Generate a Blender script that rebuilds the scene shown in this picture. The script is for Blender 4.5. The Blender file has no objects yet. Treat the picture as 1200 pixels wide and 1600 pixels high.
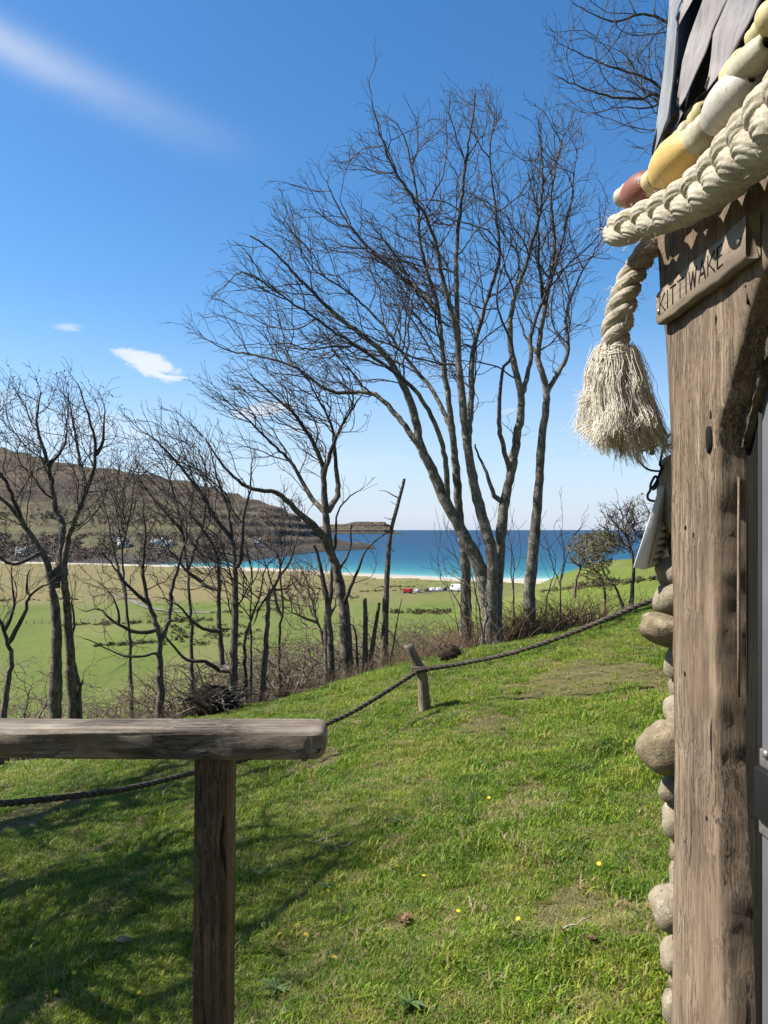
import bpy, math, random
import numpy as np
from mathutils import Vector, Matrix
random.seed(7)
RNG = np.random.default_rng(11)
PI = math.pi
S = bpy.context.scene
COL = S.collection

# ------------------------------------------------------------------ camera, sky, sun, exposure
F = 1200.0          # focal length in photo pixels (photo 1200 x 1600)
CX, HY = 600.0, 828.0   # horizon row; the camera sits at the world origin and looks along +Y
cam_d = bpy.data.cameras.new('camera')
cam = bpy.data.objects.new('camera', cam_d); COL.objects.link(cam)
cam.rotation_euler = (math.radians(90), 0, 0)
cam_d.sensor_fit = 'VERTICAL'; cam_d.sensor_height = 36.0; cam_d.sensor_width = 27.0
cam_d.lens = 27.0; cam_d.shift_y = 28.0 / 1600.0
cam_d.clip_start = 0.05; cam_d.clip_end = 200000.0
S.camera = cam

SUN_EL = math.radians(48); SUN_AZ = math.radians(-87)   # azimuth from +Y towards +X
sun_dir = Vector((math.sin(SUN_AZ)*math.cos(SUN_EL), math.cos(SUN_AZ)*math.cos(SUN_EL), math.sin(SUN_EL)))
sl = bpy.data.lights.new('sun', 'SUN'); sl.energy = 5.0; sl.angle = math.radians(0.53); sl.color = (1.0, 0.95, 0.87)
sun = bpy.data.objects.new('sun', sl); COL.objects.link(sun)
sun.rotation_euler = sun_dir.to_track_quat('Z', 'Y').to_euler()

S.view_settings.view_transform = 'Standard'; S.view_settings.look = 'None'
S.view_settings.exposure = 1.0; S.view_settings.gamma = 1.0
S.view_settings.use_curve_mapping = False
S.cycles.use_denoising = True
S.cycles.max_bounces = 6; S.cycles.transparent_max_bounces = 8
S.render.use_persistent_data = False

world = bpy.data.worlds.new('World'); S.world = world; world.use_nodes = True

class NB:
    """small node builder"""
    def __init__(s, tree): s.t = tree; s.n = tree.nodes; s.l = tree.links
    def new(s, typ, **kw):
        n = s.n.new(typ)
        for k, v in kw.items(): setattr(n, k, v)
        return n
    def put(s, sock, v):
        if v is None: return
        if hasattr(v, 'is_output') or isinstance(v, bpy.types.NodeSocket): s.l.new(v, sock)
        else:
            if isinstance(v, (tuple, list)) and len(v) == 3 and sock.type == 'RGBA': v = (*v, 1)
            sock.default_value = v
    def math(s, op, a, b=None, c=None, clamp=False):
        n = s.new('ShaderNodeMath', operation=op); n.use_clamp = clamp
        s.put(n.inputs[0], a); s.put(n.inputs[1], b); s.put(n.inputs[2], c)
        return n.outputs[0]
    def mix(s, f, a, b, typ='RGBA', blend='MIX'):
        n = s.new('ShaderNodeMix', data_type=typ)
        if typ == 'RGBA': n.blend_type = blend
        i = {'RGBA': (6, 7, 2), 'FLOAT': (2, 3, 0)}[typ]
        s.put(n.inputs[0], f); s.put(n.inputs[i[0]], a); s.put(n.inputs[i[1]], b)
        return n.outputs[i[2]]
    def sstep(s, x, a, b):
        n = s.new('ShaderNodeMapRange', interpolation_type='SMOOTHSTEP')
        s.put(n.inputs[0], x); s.put(n.inputs[1], a); s.put(n.inputs[2], b)
        return n.outputs[0]
    def noise(s, vec, scale, detail=4, rough=0.55, dist=0.0):
        n = s.new('ShaderNodeTexNoise')
        s.put(n.inputs['Vector'], vec); s.put(n.inputs['Scale'], scale); s.put(n.inputs['Detail'], detail)
        s.put(n.inputs['Roughness'], rough); s.put(n.inputs['Distortion'], dist)
        return n.outputs[0]
    def mapping(s, vec, scale=(1, 1, 1), rot=(0, 0, 0), loc=(0, 0, 0)):
        n = s.new('ShaderNodeMapping'); s.put(n.inputs[0], vec)
        n.inputs['Scale'].default_value = scale; n.inputs['Rotation'].default_value = rot; n.inputs['Location'].default_value = loc
        return n.outputs[0]
    def ramp(s, f, stops):
        n = s.new('ShaderNodeValToRGB'); cr = n.color_ramp
        while len(cr.elements) < len(stops): cr.elements.new(0.5)
        for e, (p, c) in zip(cr.elements, stops): e.position = p; e.color = (*c, 1)
        s.put(n.inputs[0], f); return n.outputs[0]
    def bump(s, h, strength=0.5, dist=0.01, normal=None):
        n = s.new('ShaderNodeBump'); s.put(n.inputs['Height'], h)
        n.inputs['Strength'].default_value = strength; n.inputs['Distance'].default_value = dist
        if normal is not None: s.put(n.inputs['Normal'], normal)
        return n.outputs[0]

def build_sky():
    b = NB(world.node_tree); b.n.clear()
    sky = b.new('ShaderNodeTexSky', sky_type='NISHITA')
    sky.sun_disc = False; sky.sun_elevation = SUN_EL; sky.sun_rotation = SUN_AZ
    sky.altitude = 10; sky.air_density = 1.0; sky.dust_density = 0.35; sky.ozone_density = 2.6
    tc = b.new('ShaderNodeTexCoord').outputs['Generated']
    sep = b.new('ShaderNodeSeparateXYZ'); b.put(sep.inputs[0], tc)
    X, Y, Z = sep.outputs
    Yc = b.math('MAXIMUM', Y, 0.05)
    A = b.math('DIVIDE', X, Yc); B = b.math('DIVIDE', Z, Yc)
    front = b.sstep(Y, 0.1, 0.3)
    n1 = b.noise(b.mapping(tc, (26, 26, 70)), 1.0, 8, 0.68, 0.6)
    n1 = b.math('SUBTRACT', n1, 0.5)
    total = None
    def px(x, y): return (x - CX)/F, (HY - y)/F
    #       centre px     half-size px   density  noise
    for (cx, cy, rx, ry, den, nk, sk) in [
        (236, 571, 62, 21, 0.85, 3.2, -0.10), (203, 556, 36, 11, 0.75, 3.0, -0.05), (108, 511, 28, 8, 0.5, 3.0, 0.0),
        (415, 640, 60, 14, 0.6, 1.9, 0.05), (470, 668, 50, 12, 0.35, 1.9, 0.05), (797, 642, 22, 6, 0.45, 1.8, 0.03),
        (120, 670, 170, 40, 0.34, 3.2, 0.0), (-80, 640, 160, 60, 0.34, 3.0, 0.0), (520, 725, 150, 30, 0.16, 2.5, 0.0), (715, 800, 200, 24, 0.14, 2.5, 0.0)]:
        a0, b0 = px(cx, cy)
        da = b.math('SUBTRACT', A, a0)
        db = b.math('SUBTRACT', b.math('SUBTRACT', B, b0), b.math('MULTIPLY', da, sk*3))
        q = b.math('ADD', b.math('POWER', b.math('DIVIDE', da, rx/F), 2.0), b.math('POWER', b.math('DIVIDE', db, ry/F), 2.0))
        v = b.math('SUBTRACT', b.math('ADD', 1.0, b.math('MULTIPLY', n1, nk)), q)
        m = b.math('MULTIPLY', b.sstep(v, 0.0, 0.75 if den > .5 else 1.3), den)
        total = m if total is None else b.math('MAXIMUM', total, m)
    # long thin pale streak, upper left
    a0, b0 = px(-40, 50); a1, b1 = px(420, 262)
    L = math.hypot(a1-a0, b1-b0); ux, uy = (a1-a0)/L, (b1-b0)/L
    da = b.math('SUBTRACT', A, a0); db = b.math('SUBTRACT', B, b0)
    t = b.math('DIVIDE', b.math('ADD', b.math('MULTIPLY', da, ux), b.math('MULTIPLY', db, uy)), L)
    n2 = b.math('SUBTRACT', b.noise(b.mapping(tc, (5, 5, 9)), 1.0, 5, 0.6), 0.5)
    s_ = b.math('SUBTRACT', b.math('MULTIPLY', db, ux), b.math('MULTIPLY', da, uy))
    s_ = b.math('ADD', s_, b.math('MULTIPLY', n2, 0.012))
    s_ = b.math('ADD', s_, b.math('MULTIPLY', b.math('POWER', b.math('SUBTRACT', t, 0.4), 2.0), -0.03))
    g = b.math('EXPONENT', b.math('MULTIPLY', b.math('POWER', b.math('DIVIDE', s_, 0.027), 2.0), -1.0))
    along = b.math('MULTIPLY', b.sstep(t, -0.5, -0.02), b.math('SUBTRACT', 1.0, b.sstep(t, -0.05, 1.1)))
    streak = b.math('MULTIPLY', b.math('MULTIPLY', g, along), b.math('ADD', 0.38, b.math('MULTIPLY', n2, 0.8)))
    total = b.math('MAXIMUM', total, streak)
    total = b.math('MULTIPLY', total, front, clamp=True)
    # sky colour as this camera saw it: a bit more saturated than the physical one, pale and violet-grey near the sea
    hs = b.new('ShaderNodeHueSaturation'); b.put(hs.inputs['Color'], sky.outputs[0])
    hs.inputs['Saturation'].default_value = SKY_SAT; hs.inputs['Value'].default_value = SKY_VAL
    low = b.math('SUBTRACT', 1.0, b.sstep(Z, -0.05, 0.30))
    base = b.mix(b.math('MULTIPLY', low, 0.80), hs.outputs[0], (3.7, 4.45, 6.1))
    col = b.mix(total, base, (5.9, 6.05, 6.35))
    bg = b.new('ShaderNodeBackground'); b.put(bg.inputs[0], col); bg.inputs[1].default_value = 0.080
    out = b.new('ShaderNodeOutputWorld'); b.l.new(bg.outputs[0], out.inputs[0])
SKY_SAT, SKY_VAL = 1.29, 1.13
build_sky()

# ------------------------------------------------------------------ helpers
def P(px, py, Y): return Vector(((px-CX)/F*Y, Y, (HY-py)/F*Y))
def PW(px, py, X):
    Y = X*F/(px-CX); return Vector((X, Y, (HY-py)/F*Y))

def mesh_np(name, V, quads=None, tris=None, smooth=True, uv=None):
    V = np.asarray(V, dtype=np.float32).reshape(-1, 3)
    me = bpy.data.meshes.new(name)
    q = np.zeros((0, 4), np.int32) if quads is None or len(quads) == 0 else np.asarray(quads, np.int32).reshape(-1, 4)
    t = np.zeros((0, 3), np.int32) if tris is None or len(tris) == 0 else np.asarray(tris, np.int32).reshape(-1, 3)
    me.vertices.add(len(V)); me.vertices.foreach_set('co', V.ravel())
    nl = q.size + t.size
    me.loops.add(nl); me.loops.foreach_set('vertex_index', np.concatenate([q.ravel(), t.ravel()]))
    me.polygons.add(len(q)+len(t))
    st = np.concatenate([np.arange(len(q))*4, q.size + np.arange(len(t))*3]).astype(np.int32)
    me.polygons.foreach_set('loop_start', st)
    me.update(calc_edges=True)
    if smooth: me.polygons.foreach_set('use_smooth', np.ones(len(q)+len(t), bool))
    me.validate()
    return me

def link(name, me, mat=None, parent=None, **props):
    o = bpy.data.objects.new(name, me); COL.objects.link(o)
    if mat is not None and me is not None: me.materials.clear(); me.materials.append(mat)
    if parent is not None: o.parent = parent
    for k, v in props.items(): o[k] = v
    return o
def thing(name, label, cat, loc=(0, 0, 0), group=None):
    o = bpy.data.objects.new(name, None); COL.objects.link(o); o.location = loc
    o.empty_display_size = 0.1
    o['label'] = label; o['category'] = cat
    if group: o['group'] = group
    return o
def part(name, me, mat, root, **props):
    """me is in world coordinates; shift it to the root's frame"""
    off = Vector(root.location)
    if root.parent is not None: off = off + Vector(root.parent.location)
    me.transform(Matrix.Translation(-off))
    return link(name, me, mat, root, **props)

class MB:
    """collects shapes into one mesh"""
    def __init__(s): s.V = []; s.Q = []; s.T = []; s.n = 0
    def add(s, V, Q=(), T=()):
        V = np.asarray(V, float).reshape(-1, 3)
        if len(Q): s.Q.append(np.asarray(Q).reshape(-1, 4) + s.n)
        if len(T): s.T.append(np.asarray(T).reshape(-1, 3) + s.n)
        s.V.append(V); s.n += len(V)
    def box(s, c, size, rot=None):
        v = np.array([[x, y, z] for x in (-.5, .5) for y in (-.5, .5) for z in (-.5, .5)])*np.array(size)
        if rot is not None: v = v @ np.array(rot.to_3x3()).T
        s.add(v + np.array(c), [[0, 1, 3, 2], [4, 6, 7, 5], [0, 4, 5, 1], [2, 3, 7, 6], [0, 2, 6, 4], [1, 5, 7, 3]])
    def tube(s, pts, rad, n=8, cap=True, ref=None):
        pts = np.asarray(pts, float); m = len(pts)
        rad = np.full(m, rad) if np.isscalar(rad) else np.asarray(rad, float)
        d = np.gradient(pts, axis=0); d /= np.linalg.norm(d, axis=1)[:, None] + 1e-12
        # parallel transport
        r = np.array(ref if ref is not None else (0.31, 0.9, 0.17)); u = r - d[0]*r.dot(d[0]); u /= np.linalg.norm(u)
        U = [u]
        for i in range(1, m):
            u = U[-1] - d[i]*U[-1].dot(d[i]); u /= np.linalg.norm(u)+1e-12; U.append(u)
        U = np.array(U); W = np.cross(d, U)
        a = np.arange(n)/n*2*PI
        V = pts[:, None] + rad[:, None, None]*(np.cos(a)[None, :, None]*U[:, None] + np.sin(a)[None, :, None]*W[:, None])
        i = np.arange(m-1)[:, None]*n; j = np.arange(n)[None]; k = (j+1) % n
        Q = np.stack([i+j, i+k, i+n+k, i+n+j], -1).reshape(-1, 4)
        V = V.reshape(-1, 3); T = []
        if cap:
            V = np.vstack([V, pts[0], pts[-1]]); c0, c1 = m*n, m*n+1
            for q in range(n):
                T.append([c0, (q+1) % n, q]); T.append([c1, (m-1)*n+q, (m-1)*n+(q+1) % n])
        s.add(V, Q, T)
    def prism(s, poly, axis_off):
        """closed polygon (list of 3D points) extruded by vector"""
        p = np.array([tuple(v) for v in poly]); n = len(p); o = np.array(axis_off)
        c0, c1 = p.mean(0), p.mean(0)+o
        V = np.vstack([p, p+o, c0, c1]); T = []; Q = []
        for i in range(n):
            j = (i+1) % n
            Q.append([i, j, n+j, n+i]); T.append([2*n, j, i]); T.append([2*n+1, n+i, n+j])
        s.add(V, Q, T)
    def lathe(s, prof, c, axis, n=20, wob=0.0, seed=0):
        """prof: (t along axis, radius)"""
        ax = Vector(axis).normalized(); M = ax.to_track_quat('Z', 'Y').to_matrix()
        rr = np.random.default_rng(seed); ph = rr.uniform(0, 6.28, 4)
        V = []
        for (t, r) in prof:
            for k in range(n):
                a = k/n*2*PI
                q = r*(1 + wob*(math.sin(2*a+ph[0]+t*40)+.6*math.sin(3*a+ph[1]-t*25)))
                v = M @ Vector((q*math.cos(a), q*math.sin(a), t)); V.append((c[0]+v.x, c[1]+v.y, c[2]+v.z))
        m = len(prof); Q = [[i*n+k, i*n+(k+1) % n, (i+1)*n+(k+1) % n, (i+1)*n+k] for i in range(m-1) for k in range(n)]
        s.add(V, Q)
    def mesh(s, name, smooth=True):
        return mesh_np(name, np.vstack(s.V), np.vstack(s.Q) if s.Q else None, np.vstack(s.T) if s.T else None, smooth)

def bevel(o, w, seg=2):
    m = o.modifiers.new('bevel', 'BEVEL'); m.width = w; m.segments = seg; m.limit_method = 'ANGLE'; m.angle_limit = 0.6
    return o

_ph = RNG.uniform(0, 6.28, (40, 3)); _dir = RNG.uniform(0, 6.28, 40)
def fbm(x, y, scale=1.0, octv=5, gain=0.55, seed=0):
    """cheap band-limited noise from rotated sines, about -1..1"""
    x = np.asarray(x, float)/scale; y = np.asarray(y, float)/scale
    out = 0; amp = 1.0; f = 1.0; tot = 0
    for o in range(octv):
        for k in range(3):
            i = (seed*7 + o*3 + k) % 40; c, s_ = math.cos(_dir[i]+k*2.1), math.sin(_dir[i]+k*2.1)
            u = (x*c + y*s_)*f; v = (-x*s_ + y*c)*f
            out = out + amp*np.sin(u*2.9 + _ph[i, 0] + 1.3*np.sin(v*2.1 + _ph[i, 1]))*np.cos(v*1.7 + _ph[i, 2])/1.6
        tot += amp; amp *= gain; f *= 2.03
    return out/tot
def sst(x, a, b):
    t = np.clip((np.asarray(x, float)-a)/(b-a), 0, 1); return t*t*(3-2*t)

# ------------------------------------------------------------------ materials
def new_mat(name):
    m = bpy.data.materials.new(name); m.use_nodes = True
    b = NB(m.node_tree); b.n.clear()
    bs = b.new('ShaderNodeBsdfPrincipled'); out = b.new('ShaderNodeOutputMaterial'); b.l.new(bs.outputs[0], out.inputs[0])
    b.bs = bs; b.out = out
    b.obj = b.new('ShaderNodeTexCoord').outputs['Object']
    b.geo = b.new('ShaderNodeNewGeometry')
    b.pos = b.geo.outputs['Position']
    bs.inputs['Specular IOR Level'].default_value = 0.3
    return m, b
def set_(b, color=None, rough=0.8, normal=None, **kw):
    b.put(b.bs.inputs['Base Color'], color); b.put(b.bs.inputs['Roughness'], rough)
    if normal is not None: b.put(b.bs.inputs['Normal'], normal)
    for k, v in kw.items(): b.put(b.bs.inputs[k.replace('_', ' ')], v)

def mat_wood(name, dark, mid, light, axis='Z', scale=1.0, bump=0.6, fine=1.0, lichen=None):
    m, b = new_mat(name)
    st = {'X': (1.6, 26, 26), 'Y': (26, 1.6, 26), 'Z': (26, 26, 1.6)}[axis]
    st = tuple(v*scale for v in st)
    warp = b.noise(b.pos, 2.3*scale, 3, 0.5)
    v = b.new('ShaderNodeVectorMath', operation='ADD'); b.put(v.inputs[0], b.pos)
    wv = b.new('ShaderNodeVectorMath', operation='SCALE'); cmb = b.new('ShaderNodeCombineXYZ')
    for i in range(3): b.put(cmb.inputs[i], warp)
    b.put(wv.inputs[0], cmb.outputs[0]); wv.inputs[3].default_value = 0.10/scale; b.put(v.inputs[1], wv.outputs[0])
    g = b.noise(b.mapping(v.outputs[0], st), 1.0, 8, 0.68)
    g2 = b.noise(b.mapping(v.outputs[0], tuple(c*(5.0 if c > 5 else 1.5)*fine for c in st)), 1.0, 6, 0.8)
    big = b.noise(b.pos, 5.0*scale, 4, 0.6)
    f = b.math('ADD', b.math('MULTIPLY', g, 0.55), b.math('MULTIPLY', g2, 0.45))
    f = b.math('ADD', f, b.math('MULTIPLY', b.math('SUBTRACT', big, 0.5), 0.35))
    c = b.ramp(f, [(0.30, dark), (0.5, mid), (0.68, light)])
    crack = b.sstep(b.noise(b.mapping(v.outputs[0], tuple(q*1.7 for q in st), loc=(3, 7, 1)), 1.0, 3, 0.5), 0.27, 0.34)
    c = b.mix(crack, tuple(q*0.3 for q in dark), c)
    st2 = {'X': (.9, 60, 60), 'Y': (60, .9, 60), 'Z': (60, 60, .9)}[axis]; st3 = {'X': (.5, 11, 11), 'Y': (11, .5, 11), 'Z': (11, 11, .5)}[axis]
    fis = b.noise(b.mapping(v.outputs[0], tuple(q*scale for q in st2), loc=(1, 5, 9)), 1.0, 6, 0.75)
    fl_ = b.math('SUBTRACT', 1.0, b.sstep(b.math('ABSOLUTE', b.math('SUBTRACT', fis, .5)), .004, .022))
    fl_ = b.math('MULTIPLY', fl_, b.sstep(b.noise(b.pos, 4.0, 3, .6), .42, .60))
    c = b.mix(b.math('MULTIPLY', fl_, .8), c, tuple(q*.25 for q in dark))
    tone = b.noise(b.mapping(v.outputs[0], tuple(q*scale for q in st3), loc=(4, 2, 6)), 1.0, 5, 0.65)
    c = b.mix(b.math('MULTIPLY', b.sstep(tone, .46, .66), .45), c, tuple(q*.8 for q in dark)); c = b.mix(b.math('MULTIPLY', b.sstep(tone, .50, .30), .30), c, light)
    f = b.math('SUBTRACT', f, b.math('MULTIPLY', fl_, .5))
    if lichen is not None:
        lm = b.sstep(b.noise(b.pos, 38, 5, 0.65), 0.60, 0.68); c = b.mix(b.math('MULTIPLY', lm, 0.7), c, lichen)
    h = b.math('ADD', b.math('MULTIPLY', f, 1.0), b.math('MULTIPLY', crack, 0.5))
    set_(b, c, 0.85, b.bump(h, bump, 0.006))
    return m

def mat_bark(name, dark, mid, light, lich, scale=1.0):
    m, b = new_mat(name)
    n = b.noise(b.mapping(b.pos, (9*scale, 9*scale, 4*scale)), 1.0, 7, 0.65)
    n2 = b.noise(b.pos, 42*scale, 4, 0.7)
    c = b.ramp(n, [(0.33, dark), (0.5, mid), (0.66, light)])
    lm = b.sstep(b.noise(b.pos, 17*scale, 6, 0.7), 0.53, 0.64)
    c = b.mix(b.math('MULTIPLY', lm, 0.75), c, lich)
    c = b.mix(b.sstep(n2, 0.62, 0.75), c, tuple(v*0.35 for v in dark))
    set_(b, c, 0.92, b.bump(b.math('ADD', n, b.math('MULTIPLY', n2, 0.6)), 0.8, 0.02))
    return m

def mat_plain(name, c1, c2=None, scale=20, rough=0.7, bump=0.0, bd=0.004, **kw):
    m, b = new_mat(name)
    if c2 is None: set_(b, c1, rough, **kw)
    else:
        n = b.noise(b.pos, scale, 6, 0.65)
        set_(b, b.ramp(n, [(0.32, c1), (0.68, c2)]), rough, b.bump(n, bump, bd) if bump else None, **kw)
    return m

M_post = mat_wood('weathered_post_wood', (0.07, 0.047, 0.030), (0.21, 0.152, 0.101), (0.37, 0.288, 0.20), 'Z', 1.6, 1.0)
M_rail = mat_wood('weathered_rail_wood', (0.055, 0.042, 0.03), (0.19, 0.155, 0.115), (0.39, 0.34, 0.265), 'X', 1.7, 0.9)
M_railpost = mat_wood('rail_post_wood', (0.045, 0.031, 0.021), (0.118, 0.084, 0.056), (0.22, 0.165, 0.112), 'Z', 1.6, 0.8)
M_sign = mat_wood('sign_wood', (0.10, 0.074, 0.05), (0.215, 0.168, 0.118), (0.31, 0.25, 0.185), 'Y', 1.2, 0.5)
M_dark = mat_wood('dark_stained_wood', (0.005, 0.0045, 0.004), (0.011, 0.0095, 0.008), (0.021, 0.018, 0.015), 'Z', 1.0, 0.4)
M_barkwood = mat_bark('bark_edge', (0.03, 0.022, 0.015), (0.075, 0.055, 0.036), (0.15, 0.11, 0.07), (0.2, 0.16, 0.1), 3.0)
M_stake = mat_wood('split_stake_wood', (0.07, 0.055, 0.04), (0.2, 0.16, 0.115), (0.36, 0.3, 0.22), 'Z', 1.0, 0.9)
M_bark = mat_bark('sycamore_bark', (0.058, 0.050, 0.040), (0.155, 0.134, 0.108), (0.27, 0.242, 0.195), (0.40, 0.385, 0.32), 1.8)
M_barkd = mat_bark('dark_bark', (0.044, 0.036, 0.029), (0.112, 0.092, 0.073), (0.205, 0.174, 0.139), (0.33, 0.30, 0.245), 1.8)
M_twig = mat_plain('twig_bark', (0.048, 0.041, 0.038), (0.105, 0.089, 0.079), 14, 0.9)
M_twigd = mat_plain('dark_twig_bark', (0.040, 0.034, 0.031), (0.092, 0.077, 0.067), 14, 0.9)
M_scrub = mat_plain('scrub_twig', (0.10, 0.076, 0.056), (0.22, 0.168, 0.118), 9, 0.9)
M_bramble = mat_plain('bramble_stem', (0.10, 0.062, 0.04), (0.21, 0.145, 0.095), 9, 0.9)
def mat_stone(name, c1, c2, lich, sc):
    m, b = new_mat(name)
    n = b.noise(b.pos, sc, 6, 0.65); big = b.noise(b.pos, 9, 4, .6); pit = b.noise(b.pos, 130, 3, .6)
    c = b.ramp(b.math('ADD', b.math('MULTIPLY', n, .6), b.math('MULTIPLY', big, .4)), [(0.34, c1), (0.66, c2)])
    c = b.mix(b.math('MULTIPLY', b.sstep(b.noise(b.mapping(b.pos, (24, 24, 24), loc=(3, 1, 7)), 1.0, 6, .7), .56, .63), .55), c, lich)
    pm = b.sstep(pit, .36, .28); c = b.mix(b.math('MULTIPLY', pm, .75), c, tuple(v*.3 for v in c1))
    h = b.math('SUBTRACT', b.math('ADD', n, b.math('MULTIPLY', b.noise(b.pos, 220, 3, .7), .35)), b.math('MULTIPLY', pm, .8))
    set_(b, c, .92, b.bump(h, .9, .007)); return m
M_stone = mat_stone('grey_beach_stone', (0.11, 0.090, 0.057), (0.31, 0.265, 0.185), (0.36, 0.33, 0.25), 34)
M_stone2 = mat_stone('tan_beach_stone', (0.11, 0.085, 0.048), (0.29, 0.235, 0.15), (0.34, 0.30, 0.2), 40)
M_stone3 = mat_stone('pale_beach_stone', (0.16, 0.132, 0.087), (0.32, 0.272, 0.195), (0.38, 0.35, 0.27), 28)
M_mortar = mat_plain('mortar', (0.12, 0.11, 0.09), (0.26, 0.24, 0.2), 40, 0.95, 0.8, 0.01)
for m_ in (M_dark,): m_.node_tree.nodes['Principled BSDF'].inputs['Specular IOR Level'].default_value = .08
M_door = mat_plain('grey_door_paint', (0.095, 0.097, 0.103), (0.13, 0.132, 0.139), 6, 0.5)
M_metal = mat_plain('worn_steel', (0.22, 0.21, 0.19), (0.42, 0.40, 0.37), 60, 0.45, 0.3, 0.002, Metallic=0.7)
M_black = mat_plain('black_seal', (0.006, 0.006, 0.0065))
M_flood = mat_plain('white_plastic', (0.66, 0.66, 0.65), (0.74, 0.74, 0.73), 12, 0.5)
M_floodback = mat_plain('cream_casting', (0.42, 0.39, 0.33), (0.52, 0.49, 0.42), 30, 0.6)
M_cable = mat_plain('blue_black_cable', (0.012, 0.016, 0.035), (0.02, 0.026, 0.055), 30, 0.5)
M_letter = mat_plain('carved_letter_dark', (0.012, 0.009, 0.007), rough=1.0); M_hole = mat_plain('dark_hole', (0.002, 0.002, 0.002), rough=1.0)
M_soil = mat_plain('root_soil', (0.006, 0.004, 0.003), (0.05, 0.034, 0.02), 9, 1.0, 0.9, 0.05)
M_roofback = mat_plain('roof_underlay', (0.008, 0.008, 0.01), (0.015, 0.014, 0.016), 20, 0.9)

def mat_rope(name, c1, c2, c3, sc=160):
    m, b = new_mat(name)
    n = b.noise(b.pos, 26, 5, 0.6); n2 = b.noise(b.pos, sc, 4, 0.7)
    f = b.math('ADD', b.math('MULTIPLY', n, 0.6), b.math('MULTIPLY', n2, 0.4))
    set_(b, b.ramp(f, [(0.3, c1), (0.5, c2), (0.7, c3)]), 0.95, b.bump(n2, 0.7, 0.003))
    return m
M_rope = mat_rope('pale_hawser', (0.20, 0.165, 0.115), (0.41, 0.36, 0.27), (0.56, 0.51, 0.405))
M_ropetail = mat_rope('grey_rope_tail', (0.15, 0.128, 0.092), (0.34, 0.295, 0.22), (0.52, 0.465, 0.37))
M_fray = mat_rope('frayed_fibre', (0.48, 0.42, 0.32), (0.70, 0.64, 0.53), (0.80, 0.75, 0.65), 60)
M_darkrope = mat_rope('dark_tarred_rope', (0.022, 0.018, 0.015), (0.06, 0.05, 0.042), (0.15, 0.13, 0.11), 60)

def mat_float(name, c, stain, spots=0.0, rough=0.6):
    m, b = new_mat(name)
    n = b.noise(b.pos, 26, 6, 0.7); n2 = b.noise(b.pos, 120, 4, 0.7)
    col = b.mix(b.math('MULTIPLY', b.sstep(n, 0.42, 0.66), 0.65), c, stain)
    col = b.mix(b.math('MULTIPLY', b.sstep(n2, 0.66, 0.72), 0.6), col, tuple(v*0.3 for v in stain))
    set_(b, col, rough, b.bump(b.math('ADD', n, b.math('MULTIPLY', n2, 0.35)), 0.5, 0.004))
    return m
M_fcream = mat_float('cream_float', (0.40, 0.365, 0.265), (0.25, 0.21, 0.13))
M_fyel = mat_float('yellow_float', (0.60, 0.40, 0.14), (0.46, 0.28, 0.085))
M_fpale = mat_float('pale_yellow_float', (0.52, 0.44, 0.22), (0.36, 0.29, 0.14))
M_fred = mat_float('red_float', (0.22, 0.075, 0.05), (0.13, 0.05, 0.04), 0.0, 0.5)
M_fwhite = mat_float('off_white_float', (0.44, 0.41, 0.345), (0.27, 0.24, 0.19))

def mat_shingle(name, a, c, d):
    m, b = new_mat(name)
    n = b.noise(b.mapping(b.pos, (70, 70, 7)), 1.0, 7, 0.75)
    n3 = b.noise(b.pos, 9, 4, 0.6)
    col = b.ramp(b.math('ADD', b.math('MULTIPLY', n, 0.6), b.math('MULTIPLY', n3, 0.4)), [(0.34, a), (0.5, c), (0.66, d)])
    set_(b, col, 0.62, b.bump(n, 0.5, 0.006)); return m
M_sh1 = mat_shingle('grey_shingle', (0.13, 0.125, 0.13), (0.21, 0.19, 0.18), (0.30, 0.265, 0.245))
M_sh2 = mat_shingle('bluish_shingle', (0.10, 0.11, 0.12), (0.16, 0.17, 0.178), (0.23, 0.237, 0.237))
M_sh3 = mat_shingle('verdigris_shingle', (0.20, 0.27, 0.24), (0.30, 0.38, 0.35), (0.40, 0.46, 0.43))

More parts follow.
